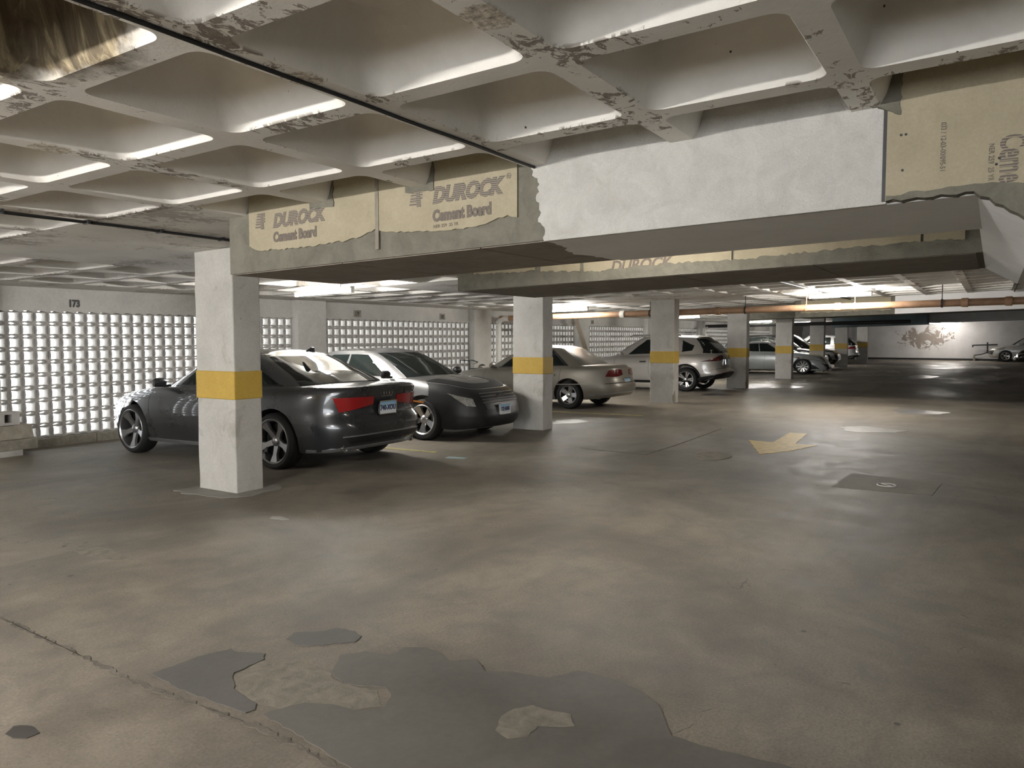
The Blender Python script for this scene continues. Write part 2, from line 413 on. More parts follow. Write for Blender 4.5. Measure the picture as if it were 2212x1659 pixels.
# side closers above the outer wall, right wall, back wall, end wall
mb = MB(); mb.box(-10.3, 60.6, 12.1, 12.3, 1.985, 3.3); mb.box(-10.3, 60.6, 12.1, 12.3, -.4, .075)
o = tag(mb.build('wall_left', M_wall), kind='structure')
mb = MB(); mb.box(-10.3, 60.6, -8.3, -8.0, -.4, 3.3); tag(mb.build('wall_right', M_wall), kind='structure')
mb = MB(); mb.box(-10.4, -10, -8.2, -5.5, -.4, 3.3); mb.box(-10.4, -10, 5.5, 12.3, -.4, 3.3); mb.box(-10.4, -10, -5.5, 5.5, 2.4, 3.3); tag(mb.build('wall_back', M_wall), kind='structure')  # unseen wall; its opening is added to let sky light in
mb = MB(); mb.box(60, 60.4, -8.2, 12.3, -.4, 3.3); mb.box(59.85, 60.02, 8.0, 8.5, -.1, 3.2)
tag(mb.build('wall_far', M_end), kind='structure')
mb = MB(); mb.box(59.93, 60.02, -8, 12.1, -.1, .13); tag(mb.build('baseboard_far', M_dark), kind='structure')
mb = MB(); k = 0
for x0 in np.arange(-10, 60, 2.4): mb.box(x0, x0+2.385, 12.0, 12.12, -.3, .075)
tag(mb.build('trim_1', M_aggr), kind='structure')
# wavy mortar edge under the lintel
pts = [(x, 1.985-.028*(1-abs(math.sin(PI*(x-5.56)/.194)))-.002) for x in np.arange(4.7, 36, .0485)]
mb = MB(); mb.prism([(4.7, 2.02)]+pts+[(36, 2.02)], 12.07, 12.12, 'y'); tag(mb.build('trim_2', M_wall), kind='structure')
# pilasters
for k, (x0, x1) in enumerate([(10.93,11.70), (17.14,17.98), (23.3,24.1), (29.4,30.1), (36.0,36.7), (42.5,43.2), (50.0,50.7), (4.6,5.4), (-1.5,-.8)]):
    mb = MB(); mb.box(x0, x1, 11.93, 12.3, -.3, 2.5)
    tag(mb.build('wall_left_pilaster', M_wall), kind='structure')

# ------------------------------------------------------------------ breeze block screens between the pilasters
def block_screen(nx, nz, p, h, name):
    mb = MB(); d0, d1 = -.075, .075; K = 8; th = .020; bow = .125
    def arc(A, B, nrm, dd=0.0):
        A = Vector(A); B = Vector(B); nrm = Vector(nrm); vs = []
        for k in range(K+1):
            q = k/K; c = A.lerp(B, q)+nrm*(bow*p*4*q*(1-q)+.004)
            e = th*.5*(1.0+1.3*(abs(2*q-1)**4))
            for off in (-e, e):
                for dy in (d0-dd, d1+dd):
                    P = c+nrm*off; vs.append((P.x, dy, P.y))
        fs = []
        for k in range(K):
            a = 4*k; b = a+4
            fs += [(a, a+1, b+1, b), (a+2, b+2, b+3, a+3), (a, b, b+2, a+2), (a+1, a+3, b+3, b+1)]
        mb.add(vs, fs)
    for i in range(nx):
        for j in range(nz):
            x, z = i*p, j*h
            arc((x,z), (x+p,z), (0,1)); arc((x,z+h), (x+p,z+h), (0,-1)); arc((x,z), (x,z+h), (1,0), .002); arc((x+p,z), (x+p,z+h), (-1,0), .002)
    for i in range(nx+1):
        for j in range(nz+1):
            mb.box(i*p-.021, i*p+.021, d0-.004, d1+.004, j*h-.021, j*h+.021)
    return mb.mesh(name)
spans = [(-.8,4.6), (5.4,10.93), (11.70,17.14), (17.98,23.3), (24.1,29.4), (30.1,36.0), (36.7,42.5), (43.2,50.0)]
PH = (1.985-.075)/10
for k, (a, b) in enumerate(spans):
    nx = int(round((b-a)/.194)); o = link('breeze_block_screen', block_screen(nx, 10, (b-a)/nx, PH, 'screen'), M_block)
    o.location = (a, 12.19, .075); tag(o, kind='structure')
mb = MB(); mb.box(50.7, 60, 12.15, 12.25, .05, 2); mb.box(-10, -.8-.6, 12.15, 12.25, .05, 2)
tag(mb.build('wall_left_infill', M_wall), kind='structure')

# ------------------------------------------------------------------ columns
def column(x, y0, y1, label, group, w=.34, seam=None, chip=False):
    top = zc(y1)
    t_ = empty('concrete_column', (x, y0, 0)); tag(t_, label, 'column', group, 'thing')
    mb = MB(); d = y1-y0; n = 14
    # shaft with worn corners
    rnd = random.Random(int(x*10)); zl = np.linspace(-.06, top, n)
    vs = []
    for q, z in enumerate(zl):
        for (px, py) in ((0,0), (w,0), (w,d), (0,d)):
            j = .006 if 0 < q < n-1 else 0
            vs.append((px+rnd.uniform(-j,j)*.6, py+rnd.uniform(-j,j)*.6, z if q < n-1 else zc(y0+py)+.001))
    fs = [(4*q+i, 4*q+(i+1)%4, 4*q+4+(i+1)%4, 4*q+4+i) for q in range(n-1) for i in range(4)]+[(3,2,1,0), tuple(4*(n-1)+i for i in range(4))]
    mb.add(vs, fs); s = mb.build('shaft', M_col, t_)
    bv = s.modifiers.new('b', 'BEVEL'); bv.width = .012; bv.segments = 2; bv.limit_method = 'ANGLE'; bv.angle_limit = .8
    e = .008; mb = MB(); zb0, zb1 = .957, 1.247
    mb.box(-e, w+e, -e, d+e, zb0, zb1); b = mb.build('yellow_band', M_yellow, t_)
    bv = b.modifiers.new('b', 'BEVEL'); bv.width = .012; bv.segments = 2
    if chip:
        mb = MB(); mb.prism(wave([(0.0,.02), (-.012,.18), (.03,.26), (.07,.3), (.10,.2), (.13,.12), (.11,.0)], .008, .03, 3), -.012, .02, 'y')
        mb.build('chipped_spot', M_stone, t_)
    return t_
left_lab = ['pillar beside the dark grey sedan, nearest of the row', 'pillar between the covered nose car and the champagne sedan',
            'pillar hiding the middle of the silver crossover', 'pillar just past the tail of the silver crossover', 'pillar in front of the pale sedan cut by its doors',
            'pillar behind the nose of the pale sedan', 'pillar just past the black car nose, before the farthest one', 'farthest pillar of the row, near the peeling end wall']
for k, x in enumerate(CX):
    column(x, 6.5, 7.1, 'white painted concrete '+left_lab[k]+', yellow band', 'columns along the parked cars', chip=k in (2, 3))
for k, x in enumerate(CX[6:]+[-1.19]):
    column(x, -2.0, -1.4, ['white concrete pillar of the far row at the right edge, before the white car', 'yellow banded pillar at the right picture edge covering the white car door',
           'white concrete pillar behind the viewer'][k], 'columns across the aisle')
    if k == 1: pass
mb = MB(); mb.prism(wave([(4.86,7.2), (4.84,6.9), (4.88,6.45), (5.1,6.28), (5.5,6.3), (5.62,6.45), (5.55,7.2)], .03, .06, 2), -.02, .004, 'z')
tag(mb.build('column_base_mortar', M_skirt), 'pale mortar skirt poured round the foot of the nearest pillar', 'mortar', kind='thing')

# ------------------------------------------------------------------ deep beams boxed in with cement board
def sheared(pts): return [(y, zs(y)+dz) for y, dz in pts]
def face_panel(mb, x0, x1, pts): mb.prism(pts, x0, x1, 'x')
def beam(x0, x1, y0, y1, label, name='ceiling_beam', dz=0):
    t_ = empty(name, (x0, y1, zs(y1))); t_.location = (0,0,0); tag(t_, label, 'beam', None, 'thing')
    mb = MB(); ysv = np.linspace(y0, y1, 9)
    poly = [(y, zs(y)+dz) for y in ysv]+[(y, zc(y)+.36) for y in ysv[::-1]]
    mb.prism(poly, x0, x1, 'x'); mb.build('mortar_casing', M_mortar, t_)
    return t_
B1 = beam(4.05, 5.30, .10, 5.18, 'long boxed beam nearest the viewer, half bare cement board, half rough white plaster')
# tan boards
mb = MB()
up = lambda y: zc(y)+.30
low1 = wave([(4.93,2.30), (4.84,2.262), (4.63,2.258), (4.33,2.254), (4.14,2.266), (3.91,2.275), (3.74,2.305), (3.635,2.34)], .007, .03, 5, False)
mb.prism(low1+[(3.635,up(3.6)), (4.93,up(4.93))], 4.036, 4.052, 'x'); mb.build('cement_board', M_board, B1)
low2 = wave([(3.60,2.325), (3.44,2.300), (3.28,2.297), (3.05,2.283), (2.83,2.290), (2.69,2.312), (2.56,2.343), (2.49,2.325)], .007, .03, 6, False)
mb = MB(); mb.prism(low2+[(2.49,up(2.49)), (3.60,up(3.6))], 4.036, 4.052, 'x'); mb.build('cement_board', M_board, B1)
# printed words
MX = lambda y, z, x=4.035: Matrix.Translation((x, y, z)) @ Matrix(((0,0,-1,0), (-1,0,0,0), (0,1,0,0), (0,0,0,1))) @ Matrix(((1,0,0,0), (-.029*-1,1,0,0), (0,0,1,0), (0,0,0,1)))
text_obj('printed_word', 'DUROCK', .135, MX(4.655,2.425), M_ink, B1, .25, .009, xs=.92)
text_obj('printed_word', 'Cement Board', .098, MX(4.655,2.316), M_ink2, B1, 0, .006, xs=.78)
text_obj('printed_word', 'DUROCK', .135, MX(3.135,2.468), M_ink, B1, .25, .009, xs=.92)
text_obj('printed_word', '®', .05, MX(2.565,2.56), M_ink, B1, 0, .0, xs=.9)
text_obj('printed_word', 'Cement Board', .098, MX(3.135,2.350), M_ink2, B1, 0, .006, xs=.78)
text_obj('printed_code', 'NER 259  25 YR', .030, MX(3.13,2.305), M_ink2, B1, 0, .0)
def logo(y, z, s, par):
    mb = MB()
    for k in range(6):
        z0 = z+k*s*.17; a = .08*k
        mb.prism([(y-(.02+a)*s*.5, z0), (y-(.95)*s*(1 if k > 1 else .7+.15*k), z0), (y-(.95)*s*(1 if k > 1 else .7+.15*k), z0+s*.12), (y-(.02+a)*s*.5, z0+s*.12)], 4.034, 4.038, 'x')
    mb.prism([(y-.55*s, z-.12*s), (y-.85*s, z-.12*s), (y-.75*s, z+.9*s), (y-.5*s, z+.9*s)], 4.0335, 4.038, 'x')
    mb.build('printed_logo', M_ink, par)
logo(4.855, 2.43, .115, B1); logo(3.33, 2.465, .115, B1)
# grey smears where ribs meet the boards
for k, (a, b, zz) in enumerate([(3.18,3.36,2.6), (4.08,4.26,2.57)]):
    mb = MB(); mb.prism(wave([(b,zc(b)-.03), (a-.06,zc(a)-.04), (a-.05,zc(a)+.3), (a+.02,zc(a)+.3), (b,zc(b)+.02)], .008, .03, k), 4.028, 4.04, 'x'); mb.build('mortar_smear', M_mortar, B1)
mb = MB(); mb.prism([(3.63,zs(3.63)+.06), (3.60,zs(3.6)+.06), (3.60,up(3.6)), (3.63,up(3.63))], 4.030, 4.045, 'x'); mb.build('joint_seam', M_dark if False else M_stone, B1)
# white plaster coat, jagged left edge, running under the soffit
edge = wave([(2.40,zc(2.4)+.02), (2.36,2.547), (2.325,2.503), (2.35,2.423), (2.315,2.338), (2.335,2.284), (2.285,2.226), (2.293,zs(2.29)-.010)], .012, .018, 9, False)
mb = MB(); mb.prism(edge+[(.455,zs(.455)-.010), (.455,zc(.45)+.33), (2.42,zc(2.4)+.33)], 4.022, 4.06, 'x'); mb.build('white_plaster_coat', M_plaster, B1)
sof = wave([(4.056,2.30), (4.35,2.34), (4.75,2.47), (5.05,2.40), (5.34,2.38)], .02, .05, 4, False)
mb = MB(); pts = sof+[(5.34,-.02), (4.056,-.02)]
n_ = len(pts); vs = [(x, y, zs(y)-.008) for x, y in pts]+[(x, y, zs(y)+.01) for x, y in pts]
mb.add(vs, [(i, (i+1)%n_, n_+(i+1)%n_, n_+i) for i in range(n_)]+[tuple(range(n_)), tuple(range(2*n_-1, n_-1, -1))])
mb.build('white_soffit_coat', M_plaster2, B1)
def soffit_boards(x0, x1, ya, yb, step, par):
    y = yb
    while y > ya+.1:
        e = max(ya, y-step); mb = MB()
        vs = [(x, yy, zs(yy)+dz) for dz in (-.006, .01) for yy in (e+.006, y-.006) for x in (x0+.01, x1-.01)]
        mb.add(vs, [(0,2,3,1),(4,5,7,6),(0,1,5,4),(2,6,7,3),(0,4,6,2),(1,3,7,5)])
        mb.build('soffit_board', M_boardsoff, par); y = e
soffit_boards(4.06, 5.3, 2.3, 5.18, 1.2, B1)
mb = MB(); mb.box(4.05, 4.065, 2.5, 4.9, 0, .012)
# second beam
B2 = beam(6.87, 8.50, .10, 4.98, 'second boxed beam seen beneath the nearest one, grey mortar under a tan strip')
for (a, b, dz) in ((4.78,4.02,.15), (3.46,2.0,.085), (1.98,.52,.09), (.50,.22,.10)):
    mb = MB(); lo = wave([(a,zs(a)+dz), ((a+b)/2,zs((a+b)/2)+dz-.01), (b,zs(b)+dz)], .012, .04, int(a*9), False)
    mb.prism(lo+[(b,up(b)), (a,up(a))], 6.855, 6.875, 'x'); mb.build('cement_board', M_board, B2)
mb = MB(); lo = wave([(3.95,zs(3.95)+.13), (3.5,zs(3.5)+.10)], .012, .04, 3, False); mb.prism(lo+[(3.5,up(3.5)), (3.95,up(3.95))], 6.855, 6.875, 'x'); mb.build('cement_board', M_board, B2)
text_obj('printed_word', 'DUROCK', .15, MX(3.17,2.22,6.853), M_ink2, B2, .25, .004, xs=.95)
mb = MB(); lo = wave([(4.98,zs(4.98)+.19), (4.7,zs(4.7)+.16), (3.9,zs(3.9)+.13), (3.4,zs(3.4)+.09), (2.6,zs(2.6)+.11), (2.0,zs(2.)+.088), (1.2,zs(1.2)+.11), (.5,zs(.5)+.115), (.1,zs(.1)+.10)], .011, .03, 8, False)
mb.prism(lo+[(.1,zs(.1)-.004), (4.98,zs(4.98)-.004)], 6.845, 6.875, 'x'); mb.build('mortar_edge_strip', M_mortar, B2)
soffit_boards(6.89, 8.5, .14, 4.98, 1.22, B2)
# haunched white beam running along the right side
t_ = empty('haunched_beam', (0,0,0)); tag(t_, 'white plastered haunch dropping down at the right where both boxed beams end', 'beam', None, 'thing')
mb = MB(); poly = [(.10,zs(.1)), (-.155,2.085), (-1.4,2.11), (-1.4,zc(-1.4)+.3), (.10,zc(.1)+.3)]
mb.prism(poly, 4.06, 8.52, 'x'); mb.build('plastered_haunch', M_plaster2, t_)
# bare board stapled on its front, printed sideways
mb = MB(); poly = [(.405,zs(.4)+.018), (.12,zs(.12)+.016), (-.02,2.235), (-.35,2.19), (-1.4,2.2), (-1.4,up(-1.4)), (.405,up(.4))]
mb.prism(poly, 3.985, 4.062, 'x'); mb.build('cement_board', M_board, t_)
mb = MB(); mb.prism([(.472,zs(.45)), (.453,zs(.45)), (.453,up(.45)), (.472,up(.45))], 4.008, 4.06, 'x'); mb.build('dark_joint', M_dark, t_)
mb = MB(); mb.prism(wave([(.50,zc(.5)-.005), (.40,zc(.4)-.06), (.395,zc(.4)+.3), (.46,zc(.4)+.3)], .006, .02, 3), 3.98, 4.06, 'x'); mb.build('mortar_smear', M_mortar, t_)
mb = MB(); mb.prism([(.455,zs(.455)), (.405,zs(.405)), (.405,up(.4)), (.455,up(.45))], 3.995, 4.06, 'x'); mb.build('board_edge', M_lime if False else M_board, t_)
mb = MB(); mb.prism(wave([(.45,zs(.45)-.004), (.45,zs(.45)+.02), (.1,zs(.1)+.03), (-.03,2.26), (-.35,2.22), (-1.4,2.24), (-1.4,2.105), (-.15,2.075), (.10,zs(.1)-.004)], .006, .03, 2), 3.975, 4.07, 'x')
mb.build('mortar_edge_strip', M_mortar, t_)
def MV(y, z, x=3.983): return Matrix.Translation((x, y, z)) @ Matrix(((0,0,-1,0), (0,-1,0,0), (-1,0,0,0), (0,0,0,1)))
text_obj('printed_code', '033 / 12-03-00/095-51', .030, MV(.235,2.553), M_ink2, t_, 0, .0, xs=.80)
text_obj('printed_code', 'NER 259  25 YR', .030, MV(.050,2.436), M_ink2, t_, 0, .0, xs=.8)
text_obj('printed_word', 'Ceme', .135, MV(.006,2.466), M_ink, t_, 0, .003, xs=.62)
for (y, z) in ((.395,2.52), (.375,2.52), (.385,2.36), (.01,2.37), (.02,2.345)):
    mb = MB(); mb.lathe([(.0001,3.984), (.006,3.983), (.006,3.99)], 8, 'x', Matrix.Translation((0,y,z))); mb.build('screw_head', M_dark, t_)
# farther beams
B3 = beam(22.0, 23.4, -.6, 4.65, 'boxed beam beyond the orange pipe, tan face lit by the lamp')
mb = MB(); lo = wave([(4.5,zs(4.5)+.12), (2.3,zs(2.3)+.11)], .02, .1, 8, False); mb.prism(lo+[(2.3,up(2.3)), (4.5,up(4.5))], 21.98, 22.01, 'x'); mb.build('cement_board', M_board, B3)
mb = MB(); mb.prism([(2.2,zs(2.2)), (-.6,zs(-.6)), (-.6,up(-.6)), (2.2,up(2.2))], 21.97, 22.01, 'x'); mb.build('white_plaster_coat', M_plaster2, B3)
B6 = beam(28.4, 29.6, 3.2, 8.2, 'dark grey beam just past the fourth pillar, behind the orange pipe', dz=.19)
B4 = beam(37.5, 39.0, 2.5, 6.3, 'far blue grey beam above the last two pillars', dz=-.04)
B4.children[0].data.materials[0] = simple('blue_grey_paint', (.14,.20,.21), .5, var=.15, scale=2)
B5 = beam(38.9, 40.6, -1.4, 2.5, 'broad grey beam before the peeling end wall', dz=.05); B5.children[0].data.materials[0] = M_plaster2

# ------------------------------------------------------------------ fluorescent lamps
def fluo(x, y0, y1, label, n=2, tm=None):
    ym = (y0+y1)/2; t_ = empty('fluorescent_lamp', (x, ym, zc(ym))); t_.rotation_euler = (-.029, 0, 0)
    tag(t_, label, 'ceiling light', 'fluorescent lamps under the ceiling'); h = (y1-y0)/2
    mb = MB(); mb.prism([(-.05,-.068), (.05,-.068), (.036,-.104), (-.036,-.104)], -h, h, 'y')
    for q in (-.6, .6): mb.tube([(0,q*h,-.07), (0,q*h,.33)], .008, 6); mb.build('housing', M_house, t_)
    for s in ((-1, 1) if n == 3 else (0,)):
        mb = MB(); mb.lathe([(.0001,-h+.03), (.0175,-h+.03), (.0175,h-.03), (.0001,h-.03)], 12, 'y', Matrix.Translation((s*.045,0,-.142))); mb.build('tube', tm or M_tube, t_, True)
    for s in (-1, 1):
        mb = MB(); mb.box(-.03, .03, s*h-.018 if s > 0 else -h, s*h if s > 0 else -h+.018, -.168, -.07); mb.build('end_cap', M_house, t_)
    return t_
fluo(8.75, 8.35, 9.60, 'lit fluorescent lamp above the dark grey sedan, nearest in view')
fluo(17.6, 2.2, 3.45, 'lit fluorescent lamp just above the orange pipe over the aisle', tm=M_tube4)
fluo(17.6, 8.75, 9.95, 'lit fluorescent lamp half hidden by the second pillar, over the pipe')
fluo(26.5, 8.8, 9.9, 'lit fluorescent lamp past the third pillar, above the silver crossover')
fluo(36.4, 8.7, 9.95, 'lit fluorescent lamp between the fourth and fifth pillars')
fluo(46.0, 8.7, 9.9, 'lit fluorescent lamp between the fifth and sixth pillars, farthest over the cars')
fluo(56.4, 2.2, 3.7, 'lit fluorescent lamp before the end wall, upper of the far pair', tm=M_tube2)
fluo(58.6, 1.9, 3.5, 'lit fluorescent lamp close to the peeling end wall, lower of the far pair', tm=M_tube2)
fluo(5.62, 2.0, 3.25, 'fluorescent lamp hidden in the pocket between the two boxed beams', tm=M_tube2)
fluo(-1.6, 3.2, 4.45, 'fluorescent lamp behind the viewer over the aisle', tm=M_tube3)
fluo(-.3, 8.3, 9.5, 'fluorescent lamp behind the viewer over the stalls')

# ------------------------------------------------------------------ pipes and cables
def zpipe(y): return 2.275-.0165*(y-1.3)
def hangers(x, ys_, r, par):
    for y in ys_:
        z = zpipe(y); mb = MB(); mb.lathe([(r+.004,-.018), (r+.014,-.018), (r+.014,.018), (r+.004,.018)], 16, 'y', Matrix.Translation((x,y,z)), closed=True)
        mb.tube([(x,y,z+r), (x,y,zc(y)+.01)], .009, 6); mb.build('hanger', M_dark if y not in (2.6,3.6) else M_pipe, par)
t_ = empty('drain_pipe', (0,0,0)); tag(t_, 'long rusty orange iron pipe slung across the garage, white at its wall end', 'pipe')
xp, r = 18.15, .075
mb = MB(); mb.tube([(xp,y,zpipe(y)) for y in np.linspace(11.75, -4.5, 12)], r, 16); mb.build('pipe_run', M_pipe, t_, True)
for y in (10.9, 8.05, 5.6, 2.95, .55, -.2):
    mb = MB(); z = zpipe(y); mb.lathe([(r,-.07), (r+.018,-.065), (r+.018,.03), (r+.012,.04), (r+.012,.06), (r,.065)], 16, 'y', Matrix.Translation((xp,y,z)))
    mb.build('coupling', M_pipe if y != 8.05 else M_pipew, t_, True)
hangers(xp, (10.6, 7.3, 4.95, 3.6, 2.6, .95), r, t_)
mb = MB(); z0 = zpipe(11.8)
mb.tube([(xp,11.45,z0), (xp,11.6,z0), (xp,11.72,z0-.03), (xp,11.79,z0-.10), (xp,11.81,z0-.2), (xp,11.81,-.05)], r+.006, 16); mb.build('white_riser', M_pipew, t_, True)
t_ = empty('drain_pipe', (0,0,0)); tag(t_, 'farther dark pipe with a white riser, seen above the silver crossover', 'pipe')
mb = MB(); mb.tube([(36.1,y,zpipe(y)-.02) for y in (11.7, 9, 7.0, 3)], .075, 12); mb.build('pipe_run', M_cable, t_, True)
mb = MB(); mb.tube([(36.1,11.6,zpipe(11.6)-.02), (36.1,11.75,zpipe(11.6)-.1), (36.1,11.78,-.05)], .08, 12); mb.build('white_riser', M_pipew, t_, True)
mb = MB(); mb.tube([(x, 2.36+.004*math.sin(x*7), zc(2.36)-.008) for x in np.linspace(-2, 4.03, 30)], .0085, 8)
tag(mb.build('electrical_conduit', M_cable, smooth=True), 'thin dark cable running along a ceiling rib to the nearest boxed beam', 'cable')
t_ = empty('electrical_cable', (0,0,0)); tag(t_, 'pair of black cables clipped to the ceiling at the left, passing behind the beam end', 'cable')
for q in (0, 1):
    mb = MB(); mb.tube([(x, 6.03+q*.035+.012*math.sin(x*2.3+q), zc(6.03)-.012-.006*abs(math.sin(x*1.7))) for x in np.linspace(-3, 10.5, 60)], .010, 8); mb.build('cable_run', M_cable, t_, True)
for x in np.arange(.3, 10, .62):
    mb = MB(); mb.box(x-.009, x+.009, 6.01, 6.09, zc(6.05)-.030, zc(6.05)+.002); mb.build('clip', M_dark, t_)
mb = MB(); mb.tube([(x, -.35, zc(-.35)-.02) for x in (8.6, 14, 22)], .014, 8); tag(mb.build('electrical_conduit', M_cable), 'dark conduit running along the ceiling past the aisle lamp', 'cable')
mb = MB(); mb.tube([(x, 3.25, zc(3.25)-.02) for x in (8.6, 14, 21.9)], .014, 8); tag(mb.build('electrical_conduit', M_cable), 'conduit running along a ceiling rib between the far lamps and second beam', 'cable')

# ------------------------------------------------------------------ floor markings
def decal(name, pts, m, label, cat, h=.004, amp=.006, step=.03, seed=1, kind=None):
    mb = MB(); p = wave(pts, amp, step, seed) if amp else pts
    mb.prism(p, -.02, h, 'z'); mb.v = [(x_, y_, z_+zf(y_)) for x_, y_, z_ in mb.v]
    return tag(mb.build(name, m), label, cat, None, kind)
pA = [(2.12,3.35),(2.22,3.33),(2.35,3.33),(2.51,3.27),(2.50,3.20),(2.56,3.07),(2.51,3.02),(2.33,3.02),(2.22,2.88),(2.18,2.68),(2.14,2.64),(2.10,2.65),(2.09,2.83),(2.09,3.12)]
decal('floor_patch', pA, M_epoxy2, 'dark smooth grey floor patch with a pointed shape beside the expansion joint', 'floor patch')
pB = [(2.75,3.13),(2.83,3.16),(2.93,3.04),(3.00,3.02),(3.02,2.89),(2.99,2.82),(2.91,2.79),(2.75,2.95),(2.72,3.04)]
decal('floor_patch', pB, M_epoxy2, 'small oval smooth grey floor patch, farthest of the three patches', 'floor patch')
pC = [(2.13,2.58),(2.18,2.57),(2.30,2.50),(2.35,2.39),(2.36,2.28),(2.45,2.18),(2.56,2.24),(2.60,2.31),(2.52,2.50),(2.59,2.64),(2.75,2.74),(2.85,2.66),(2.89,2.52),(2.99,2.53),(3.05,2.43),(3.03,2.30),(2.98,2.22),(3.07,2.13),(2.98,2.02),(3.05,1.87),(3.08,1.72),(3.22,1.64),(3.23,1.48),(3.19,1.32),(3.11,1.20),(2.98,1.11),(2.88,1.05),(2.87,.91),(2.90,.61),(2.94,.30),(2.94,-.4),(1.6,-.4),(1.5,1.4),(2.0,1.85),(2.07,2.20)]
decal('floor_patch', pC, M_epoxy, 'largest smooth grey floor patch with a ragged outline and a hole in it', 'floor patch')
decal('floor_scar', [(2.54,1.67),(2.65,1.71),(2.73,1.70),(2.80,1.65),(2.80,1.56),(2.82,1.47),(2.74,1.41),(2.69,1.48),(2.66,1.54),(2.57,1.53),(2.51,1.59)], M_aggr, 'rough kidney shaped hole in the largest grey floor patch', 'floor patch', h=.0055)
decal('floor_scar', [(2.22,2.88),(2.33,3.0),(2.5,3.02),(2.6,2.86),(2.58,2.66),(2.52,2.50),(2.56,2.32),(2.45,2.20),(2.36,2.28),(2.33,2.42),(2.2,2.58),(2.18,2.68)], M_aggr, 'rough bare aggregate between two smooth grey floor patches', 'floor patch', h=.0015, amp=.012)
sm = [(2.14,6.0),(2.10,4.75),(2.08,4.40),(2.06,3.96),(2.03,3.45),(2.03,3.19),(2.04,2.82),(2.05,2.51),(2.03,2.26),(1.99,1.93),(1.96,.5)]
mb = MB(); mb.prism(wave([(x-.012,y) for x, y in sm]+[(x+.012,y) for x, y in sm[::-1]], .014, .025, 4), -.02, .0035, 'z')
tag(mb.build('expansion_joint', M_joint), 'crumbling expansion joint running from the left edge past the grey patches', 'floor joint')
decal('oil_spot', [(1.47,3.33),(1.52,3.37),(1.56,3.31),(1.55,3.22),(1.50,3.22),(1.47,3.27)], M_oil, 'small dark brown oil spot at the lower left of the floor', 'stain', h=.003)
decal('painted_arrow', [(11.98,3.18),(10.59,2.66),(11.17,2.37),(11.95,2.17),(11.93,2.48),(13.30,2.57),(13.27,2.85),(11.91,2.80)], M_paintY, 'yellow arrow painted on the aisle floor pointing towards the viewer', 'arrow', amp=.008, step=.08)
decal('parking_line', [(8.46,11.6),(8.46,6.5),(8.37,6.5),(8.37,11.6)], M_paintF, 'faded yellow stall line between the dark sedan and the covered nose car', 'line')
decal('parking_line', [(8.2,6.13),(8.26,5.85),(8.16,5.84),(8.08,6.1)], M_paintB, 'short pale blue dash of paint before the faded yellow stall line', 'line')
decal('parking_line', [(14.5,11.6),(14.6,6.0),(14.5,6.0),(14.4,11.6)], M_paintF, 'faded yellow stall line before the champagne sedan', 'line')
decal('parking_line', [(27.1,11.6),(27.1,6.2),(27.0,6.2),(27.0,11.6)], M_paintF, 'faded stall line past the silver crossover', 'line')
decal('floor_drain_cover', [(9.72+.39+.39*math.cos(a), 3.16+.24*math.sin(a)) for a in np.linspace(0, 2*PI, 20)[:-1]], M_stone, 'round worn drain cover in the floor before the yellow arrow', 'drain cover', h=.008, amp=.0)
decal('floor_patch', [(8.69,1.43),(9.71,1.38),(9.53,.44),(8.77,.49)], M_sunk, 'square sunken floor patch with a white crossed ring, right of the arrow', 'floor patch', h=.003)
mb = MB(); mb.tube([(9.1+.10*math.cos(a), .94+.09*math.sin(a), .004) for a in np.linspace(0, 2*PI, 25)[:-1]], .008, 6, closed=True); mb.tube([(9.03,.88,.004), (9.17,1.0,.004)], .008, 6)
tag(mb.build('chalk_ring', M_pipew), 'white ring with a slash drawn on the square floor patch', 'mark')
mb = MB(); q = [(9.85,5.0),(9.79,4.5),(9.77,3.97),(10.84,3.94),(12.57,3.97),(13.2,3.98)]; mb.prism(wave([(x-.010,y-.010) for x, y in q]+[(x+.010,y+.010) for x, y in q[::-1]], .006, .06, 4), -.02, .003, 'z')
tag(mb.build('floor_joint', M_joint), 'bent crack left of the yellow arrow', 'crack')
ell = lambda cx, cy, a, b: [(cx+a*math.cos(t)*(1+.2*math.sin(3*t)), cy+b*math.sin(t)*(1+.15*math.cos(5*t))) for t in np.linspace(0, 2*PI, 26)[:-1]]
decal('puddle', ell(18.4,1.3,.55,.5), M_wet, 'bright wet puddle on the aisle beyond the yellow arrow', 'puddle', h=.003, amp=.02, step=.08)
decal('puddle', ell(14.45,1.75,.45,.5), M_lime, 'dull pale dried puddle just beyond the yellow arrow', 'puddle', h=.003, amp=.02, step=.08)
decal('lime_stain', ell(12.85,6.75,.38,.3), M_lime, 'pale chalky stain right of the second pillar', 'stain', h=.002, amp=.06, step=.05)
decal('oil_spot', ell(21.0,6.5,.5,.4), M_oil, 'dark oil stain behind the rear bumper of the silver crossover', 'stain', h=.002, amp=.04, step=.08)
decal('puddle', ell(34.6,2.4,1.6,.5), M_wet, 'wet streak on the far aisle floor before the end wall', 'puddle', h=.003, amp=.05, step=.1)
decal('puddle', ell(25.4,5.6,.8,.45), M_wet, 'wet patch by the fifth pillar', 'puddle', h=.003, amp=.05, step=.1)
decal('lime_stain', ell(4.6,5.3,.05,.10), M_lime, 'tiny white splash on the floor right of the nearest pillar', 'stain', h=.002, amp=.03, step=.02)
decal('floor_scar', ell(3.15,5.55,.09,.32), M_aggr, 'rough bare scar in the floor at the left edge', 'floor patch', h=.002, amp=.02, step=.04)

